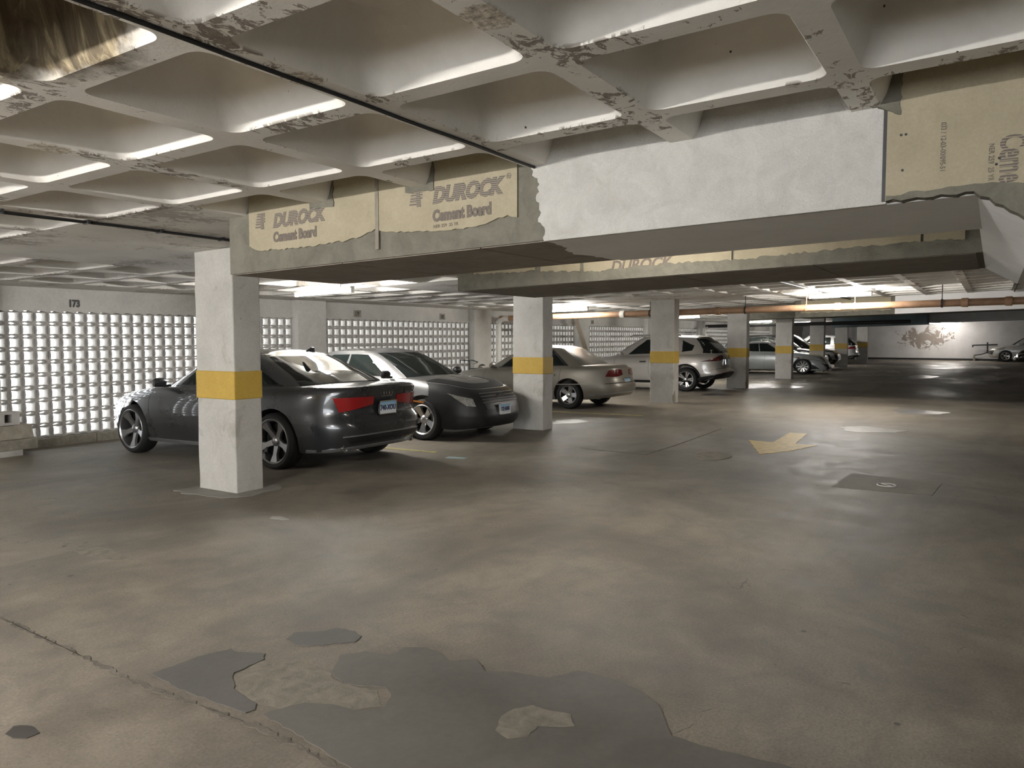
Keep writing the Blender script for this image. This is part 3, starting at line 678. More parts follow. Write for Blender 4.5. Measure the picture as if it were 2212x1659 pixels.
# ------------------------------------------------------------------ stencilled stall numbers
def stencil(x, s, label, plate):
    z = 2.06; M = Matrix.Translation((x, 12.093, z)) @ Matrix(((1,0,0,0), (0,0,1,0), (0,1,0,0), (0,0,0,1)))
    M = Matrix.Translation((x, 12.093, z)) @ Matrix(((1,0,0,0), (0,0,-1,0), (0,1,0,0), (0,0,0,1)))
    if plate:
        mb = MB(); mb.box(x-.015, x+.215, 12.092, 12.10, z-.03, z+.13); o = mb.build('stall_number', M_stone)
        text_obj('digits', s, .14, M @ Matrix.Translation((0,0,.004)), M_cable, o, 0, .004, xs=.75)
    else: o = text_obj('stall_number', s, .15, M, M_cable, None, 0, .007, xs=.8)
    tag(o, label, 'number')
stencil(6.47, '173', 'black stencilled number 173 on the wall above the glowing block screen', False)
stencil(12.72, '179', 'stencilled number 179 on a grey square, above the screen behind the covered nose car', True)
stencil(15.85, '180', 'small stencilled number on a grey square left of the white riser pipe', True)
stencil(20.7, '181', 'tiny stencilled number on a grey square between the second and third pillars, left one', True)
stencil(24.6, '182', 'tiny stencilled number on a grey square left of the silver crossover', True)

# ------------------------------------------------------------------ clutter by the wall
t_ = empty('breeze_block', (5.16, 11.5, .375)); tag(t_, 'loose grey hollow concrete block, topmost of the stack by the wall', 'block')
mb = MB(); mb.box(-.35, .27, 0, .2, 0, .035); mb.box(-.35, .27, 0, .2, .15, .185)
for a, b in ((-.35,-.30), (-.05,.075), (.17,.27)): mb.box(a, b, 0, .2, .035, .15)
mb.box(-.35, .27, .16, .2, .035, .15); mb.build('body', M_block, t_)
def rough_box(name, x0, x1, y0, y1, z0, z1, m, label, cat, j=.02, seed=1):
    mb = MB(); rnd = random.Random(seed); n = 6; vs = []
    for i in range(n+1):
        x = x0+(x1-x0)*i/n
        for (y, z) in ((y0,z0), (y1,z0), (y1,z1), (y0,z1)): vs.append((x+rnd.uniform(-j,j)*(i in (0,n)), y+rnd.uniform(-j,j)*.5, z+(rnd.uniform(-j,0) if z == z1 else 0)))
    fs = [(4*i+k, 4*i+(k+1)%4, 4*i+4+(k+1)%4, 4*i+4+k) for i in range(n) for k in range(4)]+[(3,2,1,0), tuple(4*n+k for k in range(4))]
    mb.add(vs, fs); return tag(mb.build(name, m), label, cat)
rough_box('stone_slab', 4.7, 5.6, 11.5, 11.85, .175, .375, M_stone, 'rough brown stone slab in the middle of the stack by the wall', 'stone', .025, 2)
rough_box('concrete_slab', 4.9, 5.62, 11.45, 11.85, .03, .175, M_aggr, 'pale concrete slab near the bottom of the stack by the wall', 'slab', .012, 3)
rough_box('kerb_stone', 4.2, 5.42, 11.42, 11.98, -.055, .03, M_block, 'kerb stone under the stack by the wall', 'stone', .004, 4)
for k in range(3):
    mb = MB(); x0, x1 = 22.75+.08*k, 23.75+.1*k; d = Vector((x1-x0, .0, -2.25)); 
    mb.add([(x0+a, 11.85-b, 2.2) for a, b in ((0,0), (.09,0), (.09,.03), (0,.03))]+[(x1+a, 11.55-b-.05*k, zf(11.5)) for a, b in ((0,0), (.09,0), (.09,.03), (0,.03))],
           [(0,1,5,4), (1,2,6,5), (2,3,7,6), (3,0,4,7), (0,3,2,1), (4,5,6,7)])
    tag(mb.build('timber_plank', M_wood), ['leftmost of the three long planks leaning on the wall', 'middle one of the three long planks leaning on the wall', 'rightmost of the three long planks leaning on the wall'][k], 'plank', 'planks leaning on the wall')
# bicycle behind the champagne sedan
t_ = empty('bicycle', (17.2, 11.84, zf(11.8)), 0); tag(t_, 'black bicycle parked by the wall, handlebar showing over the champagne sedan', 'bicycle')
for y in (-.5, .52):
    mb = MB(); mb.tube([(0, y*.0+.33*math.cos(a)*0+y*0, 0) for a in (0,)]*2, .001, 3) if False else None
for xw in (-.55, .50):
    mb = MB(); mb.tube([(xw+.33*math.cos(a), 0, .35+.33*math.sin(a)) for a in np.linspace(0, 2*PI, 29)[:-1]], .02, 8, closed=True)
    for q in range(8): a = PI*q/4; mb.tube([(xw,0,.35), (xw+.32*math.cos(a),0,.35+.32*math.sin(a))], .002, 4)
    mb.build('wheel', M_rub, t_, True)
mb = MB()
for a, b in (((-.55,0,.35), (-.40,0,.86)), ((-.40,0,.80), (.15,0,.78)), ((-.42,0,.72), (.02,0,.32)), ((.02,0,.32), (.17,0,.82)), ((.02,0,.32), (.50,0,.35)), ((.50,0,.35), (.14,0,.76)), ((-.40,0,.86), (-.42,0,1.0))): mb.tube([a, b], .016, 8)
mb.build('frame', M_dark, t_)
mb = MB(); mb.tube([(-.42,.0,1.0), (-.50,.0,1.02)], .014, 8); mb.tube([(-.45,-.30,.98), (-.55,-.20,1.03), (-.50,0,1.02), (-.55,.20,1.03), (-.45,.30,.98)], .013, 8); mb.tube([(-.45,-.30,.98), (-.62,-.28,.93)], .008, 6); mb.build('handlebar', M_dark, t_)
mb = MB(); mb.lathe([(.0001,-.02), (.07,-.02), (.08,0), (.0001,.03)], 12, 'z', Matrix.Translation((.19,0,.88))); mb.build('saddle', M_dark, t_)
# black metal stand against the end wall
t_ = empty('equipment_stand', (59.7, .3, 0)); tag(t_, 'black metal frame stand on splayed legs in front of the far white car', 'stand')
mb = MB(); mb.tube([(0,.95,1.02), (0,.2,1.05), (0,-.45,1.07)], .042, 8); mb.tube([(0,.95,1.05), (0,.95,.88)], .04, 8); mb.build('top_bar', M_dark, t_)
mb = MB(); mb.tube([(0,.12,1.22), (0,.1,.5)], .045, 8); mb.tube([(0,.1,.55), (0,.45,.42), (0,.85,.36)], .035, 8); mb.tube([(0,.1,.55), (0,-.3,.42), (0,-1.2,.26)], .035, 8); mb.build('upright', M_dark, t_)
for y in (.85, -.55):
    mb = MB(); mb.box(-.12, .12, y-.06, y+.06, 0, .34); mb.build('foot', M_dark if y < 0 else M_stone, t_)

# ------------------------------------------------------------------ cars
def interp(tab, x):
    xs_ = [p[0] for p in tab]; ys_ = [p[1] for p in tab]
    return float(np.interp(x, xs_, ys_))
class Car:
    # local frame: x runs from nose (0) to tail (L), y across, z up; car sits with tyres on z = 0
    def __init__(s, P):
        s.P = P; s.L, s.W, s.H = P['L'], P['W'], P['H']
    def outline(s, u, xf, xr, b, nf, nr):
        sg = 1 if u >= 0 else -1; u = abs(u); cx = (xf+xr)/2; a = (xr-xf)/2
        ys_ = .93
        xsf = (1-ys_**nf)**(1/nf); xsr = (1-ys_**nr)**(1/nr)
        if u <= .2: y = ys_*u/.2; x = -(1-y**nf)**(1/nf)
        elif u >= .8: y = ys_*(1-u)/.2; y = max(y, 0); x = (1-y**nr)**(1/nr)
        else:
            x = -xsf+(xsf+xsr)*(u-.2)/.6; n = nf if x < 0 else nr; y = (1-abs(x)**n)**(1/n)
        return cx+a*x, sg*b*y
    def top(s, x, y):
        P = s.P; return interp(P['sh'], x)+interp(P['crown'], x)*(1-min(1, abs(y)/(s.W/2))**2.6)
    def B(s, u, k):                     # lower body surface, u around (0 nose .. 1 tail), k up
        P = s.P; xf = interp(P['nose'], k); xr = s.L-interp(P['tail'], k)
        b = s.W/2*interp(P['side'], k)
        x, y = s.outline(u, xf, xr, b, P['nf'], P['nr'])
        zb = interp(P['sill'], x); zt = s.top(x, y)
        return Vector((x, y, zb+(zt-zb)*k))
    def D(s, u, m):                     # bonnet / deck surface, m from the shoulder inwards
        p = s.B(u, 1); c = s.P.get('cin', .7)
        tx = min(max(p.x, c), s.L-c); x = p.x+(tx-p.x)*m; y = p.y*(1-m)
        return Vector((x, y, s.top(x, y)))
    def C(s, u, q):                     # cabin
        P = s.P; xf = interp(P['ws'], q); xr = interp(P['rw'], q); b = s.W/2*interp(P['tumble'], q)
        x, y = s.outline(u, xf, xr, b, P.get('cnf', 6), P.get('cnr', 6))
        z0 = s.top(x, y)-.03; z1 = s.roofz(x)
        return Vector((x, y, z0+(z1-z0)*q))
    def roofz(s, x): return interp(s.P['roof'], x)
    def R(s, u, m):
        p = s.C(u, 1); P = s.P; xa = interp(P['ws'], 1)+.25; xb = interp(P['rw'], 1)-.25
        tx = min(max(p.x, xa), xb); x = p.x+(tx-p.x)*m; y = p.y*(1-m)
        b = s.W/2*interp(P['tumble'], 1)
        return Vector((x, y, s.roofz(x)+.045*(1-(abs(y)/b)**2.2)*min(1, m*2.5)))
    def u_at(s, surf, x, k):            # side position for a given x
        lo, hi = .2, .8
        for _ in range(24):
            mid = (lo+hi)/2
            if surf(mid, k).x < x: lo = mid
            else: hi = mid
        return (lo+hi)/2
    def k_at(s, surf, u, z):
        lo, hi = 0, 1
        for _ in range(20):
            mid = (lo+hi)/2
            if surf(u, mid).z < z: lo = mid
            else: hi = mid
        return (lo+hi)/2
    def patch(s, surf, c, name, m, par, nu=10, nv=6, out=.005, inn=.012, sides=(1,), smooth=True, bow=0):
        # c: four (u,k) corners: a b / d c ; sides: mirror signs
        objs = []
        for sg in sides:
            mb = MB(); top = []; bot = []
            for i in range(nu+1):
                for j in range(nv+1):
                    a, b = i/nu, j/nv
                    lo = (c[0][0]+(c[1][0]-c[0][0])*a, c[0][1]+(c[1][1]-c[0][1])*a-bow*4*a*(1-a))
                    hi = (c[3][0]+(c[2][0]-c[3][0])*a, c[3][1]+(c[2][1]-c[3][1])*a+bow*4*a*(1-a))
                    u = lo[0]+(hi[0]-lo[0])*b; k = min(1, max(0, lo[1]+(hi[1]-lo[1])*b))
                    u *= sg
                    p = surf(u, k); e = .004
                    du = surf(u+e, k)-surf(u-e, k); dk = surf(u, min(1, k+e))-surf(u, max(0, k-e))
                    n_ = du.cross(dk)
                    n_ = n_.normalized() if n_.length > 1e-9 else Vector((0,0,1))
                    if n_.dot(p-Vector((min(max(p.x, s.L*.25), s.L*.75), 0, .55))) < 0: n_ = -n_
                    top.append(p+n_*out); bot.append(p-n_*inn)
            N = (nu+1)*(nv+1); id_ = lambda i, j: i*(nv+1)+j; fs = []
            for i in range(nu):
                for j in range(nv):
                    fs.append((id_(i,j), id_(i+1,j), id_(i+1,j+1), id_(i,j+1))); fs.append((N+id_(i,j+1), N+id_(i+1,j+1), N+id_(i+1,j), N+id_(i,j)))
            for i in range(nu):
                fs.append((id_(i+1,0), id_(i,0), N+id_(i,0), N+id_(i+1,0))); fs.append((id_(i,nv), id_(i+1,nv), N+id_(i+1,nv), N+id_(i,nv)))
            for j in range(nv):
                fs.append((id_(0,j), id_(0,j+1), N+id_(0,j+1), N+id_(0,j))); fs.append((id_(nu,j+1), id_(nu,j), N+id_(nu,j), N+id_(nu,j+1)))
            mb.add(top+bot, fs); o = mb.build(name, m, par, 35 if smooth else False)
            objs.append(o)
        return objs

US = [0, .03, .06, .09, .12, .145, .165, .18, .19, .2]+[.2+.6*i/40 for i in range(1, 40)]+[.8, .81, .82, .835, .855, .88, .91, .94, .97, 1.0]
def closed_shell(fside, fcap, ks, ms, bottom_z=None):
    mb = MB(); loop = US+[-u for u in US[-2:0:-1]]; n = len(loop); vs = []; rings = 0
    for k in ks: vs += [fside(u, k) for u in loop]; rings += 1
    for m in ms: vs += [fcap(u, m) for u in loop]; rings += 1
    fs = [(r_*n+i, r_*n+(i+1)%n, (r_+1)*n+(i+1)%n, (r_+1)*n+i) for r_ in range(rings-1) for i in range(n)]
    # bottom: strip across
    for i in range(len(US)-1):
        a, b = i, i+1; c_ = (n-i) % n; d = n-(i+1)
        if i+1 == len(US)-1: fs.append((a, b, c_))
        elif i == 0: fs.append((0, 1, n-1))
        else: fs.append((a, b, d, c_))
    mb.add(vs, fs); return mb, rings, n
def wheel(car, par, x, y, r, style, m_rim, w=.22):
    sg = 1 if y > 0 else -1
    o_ = MB(); M = Matrix.Translation((x, y, r))
    rr = r*style.get('rr', .72)
    prof = [(rr,-w/2+.01), (rr+.01,-w/2), (r-.035,-w/2+.0), (r-.012,-w/2+.02), (r,-w/2+.05), (r,w/2-.05), (r-.012,w/2-.02), (r-.035,w/2), (rr+.01,w/2), (rr,w/2-.01), (rr-.008,0)]
    o_.lathe(prof, 40, 'y', M, closed=True); ty = o_.build('wheel', M_rub, par, 30)
    rm = MB(); f = sg
    rm.lathe([(rr+.004,f*(w/2-.004)), (rr-.006,f*(w/2+.002)), (rr-.022,f*(w/2-.012)), (rr-.03,f*(w/2-.07)), (rr-.02,-f*w*.3), (rr+.004,-f*w*.3)], 40, 'y', M, closed=True)
    ns = style['n']; dish = style.get('dish', .03)
    for k in range(ns):
        for dd in style.get('pair', (0,)):
            a = 2*PI*k/ns+style.get('rot', 0)+dd
            R = M @ Matrix.Rotation(a, 4, 'Y')
            w0, w1 = style['w0'], style['w1']; y0 = f*(w/2-dish-.02); y1 = f*(w/2-.014); th = .03*f
            r0, r1 = .045, rr-.012
            vs = []
            for (rad, hw, yy) in ((r0,w0,y0), ((r0+r1)/2,(w0*.55+w1*.45)*style.get('mid',1),(y0+y1)/2+.0*f), (r1,w1,y1)):
                for (q, t2) in ((-1,0), (1,0), (.8,1), (-.8,1)): vs.append(R @ Vector((rad, yy-(th if t2 == 0 else 0), q*hw)))
            fs = [(4*i+k2, 4*i+(k2+1)%4, 4*i+4+(k2+1)%4, 4*i+4+k2) for i in range(2) for k2 in range(4)]+[(3,2,1,0), (8,9,10,11)]
            rm.add(vs, fs)
    rm.build('rim', m_rim, ty, 30)
    h = MB(); h.lathe([(.0001,f*(w/2-dish+.012)), (.03,f*(w/2-dish+.01)), (.055,f*(w/2-dish-.004)), (.075,f*(w/2-dish-.03)), (.075,f*(w/2-dish-.06)), (.0001,f*(w/2-dish-.06))], 20, 'y', M); h.build('hub_cap', m_rim, ty, 30)
    h = MB(); h.lathe([(.0001,f*.0), (rr-.05,f*.0), (rr-.05,-f*.02), (.0001,-f*.02)], 30, 'y', M); h.build('brake_disc', M_arch, ty)
    return ty

def build_car(P, loc, heading, label, name='car', group=None):
    car = Car(P); L, W, H = P['L'], P['W'], P['H']; r = P['wr']
    root = empty(name); tag(root, label, 'car', group)
    m = P['paint']
    ks = [0, .03, .08, .16, .26, .36, .46, .55, .64, .72, .80, .87, .92, .96, .985, 1.0]
    mb, rings, n = closed_shell(car.B, car.D, ks, [.03, .08, .16, .28, .42, .6, .8, .985])
    me = mb.mesh('body')
    tmp = bpy.data.objects.new('tmp', me); me.materials.append(m); me.materials.append(M_arch); COL.objects.link(tmp)
    cut = MB(); ar = r+P.get('gap', .045)
    for ax in (P['fo'], P['fo']+P['wb']):
        for sg in (-1, 1):
            a, b = sorted((sg*(W/2-.34), sg*(W/2+.3)))
            cut.lathe([(.0001,a), (ar,a), (ar,b), (.0001,b)], 40, 'y', Matrix.Translation((ax,0,r+.015)), mi=1)
            cut.box(ax-ar+.0, ax+ar-.0, a, b, -.2, r*.6, mi=1) if False else None
    cme = cut.mesh('cut'); cme.materials.append(m); cme.materials.append(M_arch)
    bm = bmesh.new(); bm.from_mesh(cme); bmesh.ops.remove_doubles(bm, verts=bm.verts, dist=.0005); bmesh.ops.recalc_face_normals(bm, faces=bm.faces); bm.to_mesh(cme); bm.free()
    co = bpy.data.objects.new('cut', cme); COL.objects.link(co)
    bo = tmp.modifiers.new('b', 'BOOLEAN'); bo.operation = 'DIFFERENCE'; bo.object = co; bo.solver = 'EXACT'
    try: bo.material_mode = 'INDEX'
    except Exception: pass
    bpy.context.view_layer.update()
    bme = bpy.data.meshes.new_from_object(tmp.evaluated_get(bpy.context.evaluated_depsgraph_get()))
    bpy.data.objects.remove(tmp); bpy.data.objects.remove(co)
    link('body', bme, [m, M_arch], root, 32)
    # cabin shell
    mc, _, _ = closed_shell(car.C, car.R, [0, .06, .14, .25, .4, .55, .7, .82, .9, .95, .98, 1.0], [.03, .08, .16, .3, .5, .75, .985])
    cab = mc.build('cabin', P.get('cab_paint', m), root, 32)
    # glass
    A, Bq, C, R_, D = car.patch, car.B, car.C, car.R, car.D
    g = P.get('glass', M_glass); wsu = P.get('wsu', .185)
    A(C, [(-wsu,.08), (wsu,.08), (wsu*.97,.93), (-wsu*.97,.93)], 'windscreen', g, root, 18, 8)
    ru = P.get('rwu', .185); q0 = P.get('rq0', .10)
    A(C, [(1-ru,q0), (1+ru,q0), (1+ru*.96,.93), (1-ru*.96,.93)] if False else [(1-ru,q0), (1.0,q0), (1.0,.93), (1-ru*.95,.93)], 'rear_window', P.get('rglass', g), root, 10, 8, sides=(1,-1))
    for (c, nm) in P['windows']:
        A(C, c, nm, g, root, 12, 6, sides=(1,-1), out=.004)
    if P.get('trim'):
        for c in P['trim']: A(C, c, 'window_trim', P.get('trimm', M_chrome), root, 24, 1, sides=(1,-1), out=.009, inn=.006)
    # seams, handles, sills
    sg = (1, -1)
    for x in P['doors']:
        pts = []
        u1 = car.u_at(Bq, x, .5); e = .0035/L*1.3
        A(Bq, [(car.u_at(Bq, x-.003, .1),.10), (car.u_at(Bq, x+.003, .1),.10), (car.u_at(Bq, x+.003, .98),.985), (car.u_at(Bq, x-.003, .98),.985)], 'door_gap', M_black, root, 1, 14, sides=sg, out=.0015, inn=.01)
    for x in P['handles']:
        k = P.get('hk', .80); u0, u1 = car.u_at(Bq, x-.09, k), car.u_at(Bq, x+.09, k)
        A(Bq, [(u0,k), (u1,k), (u1,k+.045), (u0,k+.045)], 'door_handle', P.get('handle_m', m), root, 4, 2, sides=sg, out=.028, inn=.005)
    for (c, nm, mm, kw) in P['patches']:
        A(Bq if kw.pop('s', 'B') == 'B' else D, c, nm, mm, root, **kw)
    # mirrors
    mx, mz = P['mirror']
    for q in sg:
        yy = q*(W/2*.90); mbm = MB(); 
        mbm.lathe([(.0001,-.095), (.05,-.09), (.068,-.06), (.07,.05), (.055,.08), (.0001,.09)], 16, 'y', Matrix.Translation((mx, q*(W/2+.05), mz)) @ Matrix.Diagonal((.75,1.0,.9,1)))
        mbm.box(mx-.03, mx+.04, min(yy, q*(W/2+.02)), max(yy, q*(W/2+.02)), mz-.065, mz-.03)
        mbm.build('wing_mirror', P.get('mirror_m', m), root, 50)
    # wheels
    yw = W/2-.115-P.get('inset', .015)
    for ax in (P['fo'], P['fo']+P['wb']):
        for q in sg: wheel(car, root, ax, q*yw, r, P['style'], P['rim'], P.get('tw', .22))
    # plate
    for (xp_, zp, end, txt) in P.get('plates', []):
        q = 1 if end == 'rear' else -1
        mbp = MB(); mbp.box(-.006, .006, -.152, .152, -.078, .078); rot = Matrix.Translation((xp_, 0, zp)) @ Matrix.Rotation(P.get('ptilt', 0)*q, 4, 'Y')
        po = mbp.build('license_plate', M_plate, root); po.matrix_local = rot
        fr = MB()
        for (a, b, c_, d) in ((-.16,.16,.076,.086), (-.16,.16,-.086,-.076), (-.16,-.15,-.086,.086), (.15,.16,-.086,.086)): fr.box(-.008, .010, a, b, c_, d)
        fo_ = fr.build('plate_frame', M_chrome, po)
        MT = Matrix(((0,0,q,0), (q,0,0,0), (0,1,0,0), (0,0,0,1)))
        text_obj('plate_text', txt, .088, Matrix.Translation((q*.008, 0, -.03)) @ MT, M_navy, po, 0, .003, xs=.78, align='CENTER')
    if P.get('fin'):
        fx, = P['fin']; z = car.R(0, .9).z
        mbf = MB(); zz = car.roofz(fx)+.035; mbf.prism([(fx,zz), (fx+.16,zz-.01), (fx+.15,zz+.055), (fx+.12,zz+.06)], -.014, .014, 'y'); mbf.build('roof_antenna', P.get('fin_m', M_black), root)
    if 'extra' in P: P['extra'](car, root)
    x, y = loc; s_ = -1 if heading == '+Y' else 1     # local +x points to the tail
    Rz = Matrix.Rotation(s_*PI/2, 4, 'Z'); tilt = math.atan(-.010)
    root.matrix_world = Matrix.Translation((x, y, zf(y)-.004)) @ Matrix.Rotation(tilt, 4, 'X') @ Rz
    return root
def place(P, xnear, yaxle, which, heading):
    # world position of the nose centre from the near side plane and one axle
    W = P['W']; ax = P['fo'] if which == 'front' else P['fo']+P['wb']
    xc = xnear+W/2
    y = yaxle+ax if heading == '+Y' else yaxle-ax
    return (xc, y)

SIDE = [(0,.90), (.03,.935), (.1,.955), (.2,.975), (.4,.995), (.6,1.0), (.75,.985), (.85,.97), (.93,.945), (.97,.92), (1,.885)]
# 1 - dark grey saloon
def audi_extra(car, root):
    # four linked rings on the boot lid
    mb = MB(); x = car.B(1.0, .86).x
    for k in range(4):
        cy = (k-1.5)*.05; mb.tube([(x+.008, cy+.031*math.cos(a), .905+.031*math.sin(a)) for a in np.linspace(0, 2*PI, 19)[:-1]], .0045, 6, closed=True)
    mb.build('ring_badge', M_chrome, root, True)
    for (y, z, s) in ((-.60,.70,'A6'), (.46,.73,'3.0T'), (.46,.675,'quattro')):
        x = car.B(.90 if y < 0 else .90, car.k_at(car.B, 1.0, z)).x+.0
        u = .8+.2*(1-abs(y)/(car.W/2*.93)); x = car.B(u, car.k_at(car.B, u, z)).x
        text_obj('badge', s, .05 if s == 'A6' else .036, Matrix.Translation((x+.012, y-.05, z)) @ Matrix(((0,0,1,0), (1,0,0,0), (0,1,0,0), (0,0,0,1))), M_chrome, root, .1, .001, .003)
    for q in (-1, 1):
        mb = MB(); mb.lathe([(.035,-.12), (.045,-.12), (.047,0), (.035,.0)], 18, 'x', Matrix.Translation((car.L-.19, q*.60, .285)), closed=True); mb.lathe([(.0001,-.06), (.036,-.06)], 18, 'x', Matrix.Translation((car.L-.19, q*.60, .285))); mb.build('exhaust_pipe', M_chrome, root, True)
audi = dict(L=4.92, W=1.87, H=1.455, fo=.92, wb=2.91, wr=.345, nf=4.6, nr=5.0, paint=P_audi, rim=M_alloyd,
    sh=[(0,.66), (.25,.74), (.9,.86), (1.35,.925), (2.2,.955), (3.2,.985), (4.1,1.00), (4.55,.985), (4.92,.975)],
    crown=[(0,.03), (.5,.06), (1.3,.05), (2,.02), (3.8,.03), (4.92,.035)],
    sill=[(0,.24), (.4,.20), (1.4,.20), (3.6,.20), (4.5,.22), (4.92,.27)],
    nose=[(0,.14), (.1,.06), (.3,.01), (.5,0), (.8,.03), (.93,.09), (1,.22)],
    tail=[(0,.16), (.15,.05), (.38,.0), (.45,.02), (.50,.09), (.62,.12), (.85,.08), (.95,.04), (1,.05)],
    side=SIDE, ws=[(0,1.38), (.5,1.83), (.85,2.18), (1,2.42)], rw=[(0,4.30), (.4,3.98), (.8,3.55), (1,3.28)],
    tumble=[(0,.905), (.1,.885), (.5,.79), (.85,.705), (1,.64)], roof=[(1.3,1.36), (2.0,1.385), (2.5,1.41), (2.9,1.412), (3.4,1.385), (4.0,1.34)],
    windows=[([(.255,.13), (.455,.13), (.445,.86), (.26,.86)], 'side_window'), ([(.465,.13), (.665,.13), (.655,.86), (.455,.86)], 'side_window'), ([(.68,.14), (.765,.14), (.70,.62), (.672,.84)], 'quarter_window')],
    trim=[[(.235,.095), (.775,.105), (.772,.128), (.24,.12)]], trimm=M_black,
    doors=[1.45, 2.55, 3.42], handles=[2.35, 3.25], hk=.80, handle_m=P_audi, mirror=(1.72,1.02), gap=.04, tw=.25, rglass=M_glass,
    style=dict(n=5, w0=.045, w1=.075, mid=.62, rr=.80, dish=.05, rot=.3), plates=[(4.865,.735,'rear','740-XOU')], ptilt=.06, fin=(3.45,),
    patches=[([(.845,.62), (.95,.70), (.948,.83), (.828,.85)], 'tail_lamp', M_red, dict(nu=10, nv=4, sides=(1,-1), out=.012)),
             ([(.86,.12), (1.0,.12), (1.0,.215), (.845,.215)], 'bumper_insert', M_black, dict(nu=8, nv=3, sides=(1,-1), out=.006)),
             ([(.84,.225), (1.0,.225), (1.0,.245), (.84,.245)], 'bumper_trim', P_silver, dict(nu=8, nv=1, sides=(1,-1), out=.012)),
             ([(.80,.02), (1.0,.02), (1.0,.06), (.80,.06)], 'diffuser', P_silver, dict(nu=8, nv=2, sides=(1,-1), out=.012)),
             ([(.90,.475), (1.0,.475), (1.0,.50), (.90,.50)], 'boot_gap', M_black, dict(nu=8, nv=1, sides=(1,-1), out=.003)),
             ([(.905,.50), (.912,.50), (.925,.98), (.92,.98)], 'boot_gap', M_black, dict(nu=1, nv=8, sides=(1,-1), out=.002)),
             ([(.30,.02), (.70,.02), (.70,.06), (.30,.06)], 'sill_blade', P_silver, dict(nu=20, nv=1, sides=(1,-1), out=.02)),
             ([(.10,.62), (.24,.70), (.25,.86), (.12,.78)], 'headlamp', M_lampg, dict(nu=8, nv=4, sides=(1,-1), out=.008)),
             ([(0,.3), (.06,.3), (.07,.85), (0,.85)], 'grille', M_black, dict(nu=4, nv=6, sides=(1,-1), out=.008)),
             ([(.20,.835), (.80,.80), (.80,.806), (.20,.842)], 'crease_line', P_audi, dict(nu=40, nv=1, sides=(1,-1), out=.006))],
    extra=audi_extra)
build_car(audi, place(audi, 6.29, 7.36, 'rear', '+Y'), '+Y', 'dark grey sedan nearest the viewer, partly behind the first yellow banded pillar')

# 2 - silver saloon with a black nose cover
def fusion_extra(car, root):
    mb = MB()
    for z in (.59, .635, .68, .725):
        pts = []
        for u in np.linspace(-.115, .115, 15):
            p = car.B(u, car.k_at(car.B, abs(u) if u else .001, z)); pts.append((p.x-.024, p.y, z))
        mb.tube(pts, .011, 6)
    mb.build('grille_bar', M_alloyd, root, True)
    mb = MB(); p = car.B(0, .8); mb.lathe([(.0001,-.03), (.05,-.03), (.055,-.015), (.05,0)], 20, 'x', Matrix.Translation((car.B(0.001, car.k_at(car.B, .001, .66)).x-.005, 0, .665)) @ Matrix.Diagonal((1,1.9,1,1))); mb.build('oval_badge', M_black, root, True)
fusion = dict(L=4.83, W=1.83, H=1.44, fo=.95, wb=2.73, wr=.325, nf=4.2, nr=5, paint=P_silver, rim=M_alloy,
    sh=[(0,.66), (.2,.73), (.6,.84), (1.25,.93), (2.2,.955), (3.2,.98), (4.1,1.0), (4.83,.98)],
    crown=[(0,.03), (.5,.07), (1.2,.06), (2,.02), (3.8,.03), (4.83,.03)],
    sill=[(0,.20), (.4,.17), (1.4,.20), (3.6,.20), (4.83,.26)],
    nose=[(0,.10), (.15,.03), (.35,0), (.6,.03), (.8,.07), (.93,.13), (1,.26)],
    tail=[(0,.14), (.4,.0), (.6,.04), (1,.05)], side=SIDE,
    ws=[(0,1.22), (.5,1.66), (.85,2.0), (1,2.25)], rw=[(0,4.15), (.5,3.8), (1,3.25)], tumble=[(0,.905), (.1,.885), (.5,.80), (.85,.715), (1,.65)],
    roof=[(1.2,1.35), (2.0,1.375), (2.5,1.395), (3.2,1.38), (4.0,1.34)],
    windows=[([(.255,.13), (.47,.13), (.46,.86), (.27,.86)], 'side_window'), ([(.49,.13), (.70,.13), (.67,.86), (.48,.86)], 'side_window'), ([(.715,.14), (.78,.14), (.72,.6), (.69,.84)], 'quarter_window')],
    doors=[1.35, 2.45, 3.3], handles=[2.25, 3.1], mirror=(1.62,1.02), mirror_m=M_black, rglass=M_glass,
    style=dict(n=5, w0=.04, w1=.075, mid=.9, rr=.72, dish=.03, rot=.2), plates=[(-.012,.47,'front','132·RMR')], hk=.8,
    patches=[([(-.215,.03), (.215,.03), (.235,.70), (-.235,.70)], 'nose_cover', M_bra, dict(nu=26, nv=14, out=.010)),
             ([(-.225,.69), (.225,.69), (.215,.985), (-.215,.985)], 'nose_cover', M_bra, dict(nu=26, nv=6, out=.009)),
             ([(-.215,0), (.215,0), (.215,.40), (-.215,.40)], 'bonnet_cover', M_bra, dict(nu=26, nv=6, out=.006, s='D')),
             ([(.141,.62), (.163,.62), (.190,.84), (.146,.80)], 'headlamp', M_lampg, dict(nu=10, nv=6, sides=(1,-1), out=.028)),
             ([(.235,.56), (.285,.575), (.285,.60), (.235,.605)], 'side_marker', M_amber, dict(nu=5, nv=2, sides=(1,-1), out=.014)),
             ([(-.10,.56), (.10,.56), (.118,.86), (-.118,.86)], 'grille', M_black, dict(nu=14, nv=6, out=.014)),
             ([(-.10,.08), (.10,.08), (.12,.28), (-.12,.28)], 'lower_intake', M_black, dict(nu=14, nv=4, out=.013)),
             ([(.80,.66), (.98,.70), (.98,.86), (.80,.84)], 'tail_lamp', M_redd, dict(nu=8, nv=3, sides=(1,-1), out=.008))],
    extra=fusion_extra)
build_car(fusion, place(fusion, 9.33, 7.50, 'front', '-Y'), '-Y', 'silver sedan with a black cover over nose and bonnet, facing the aisle')

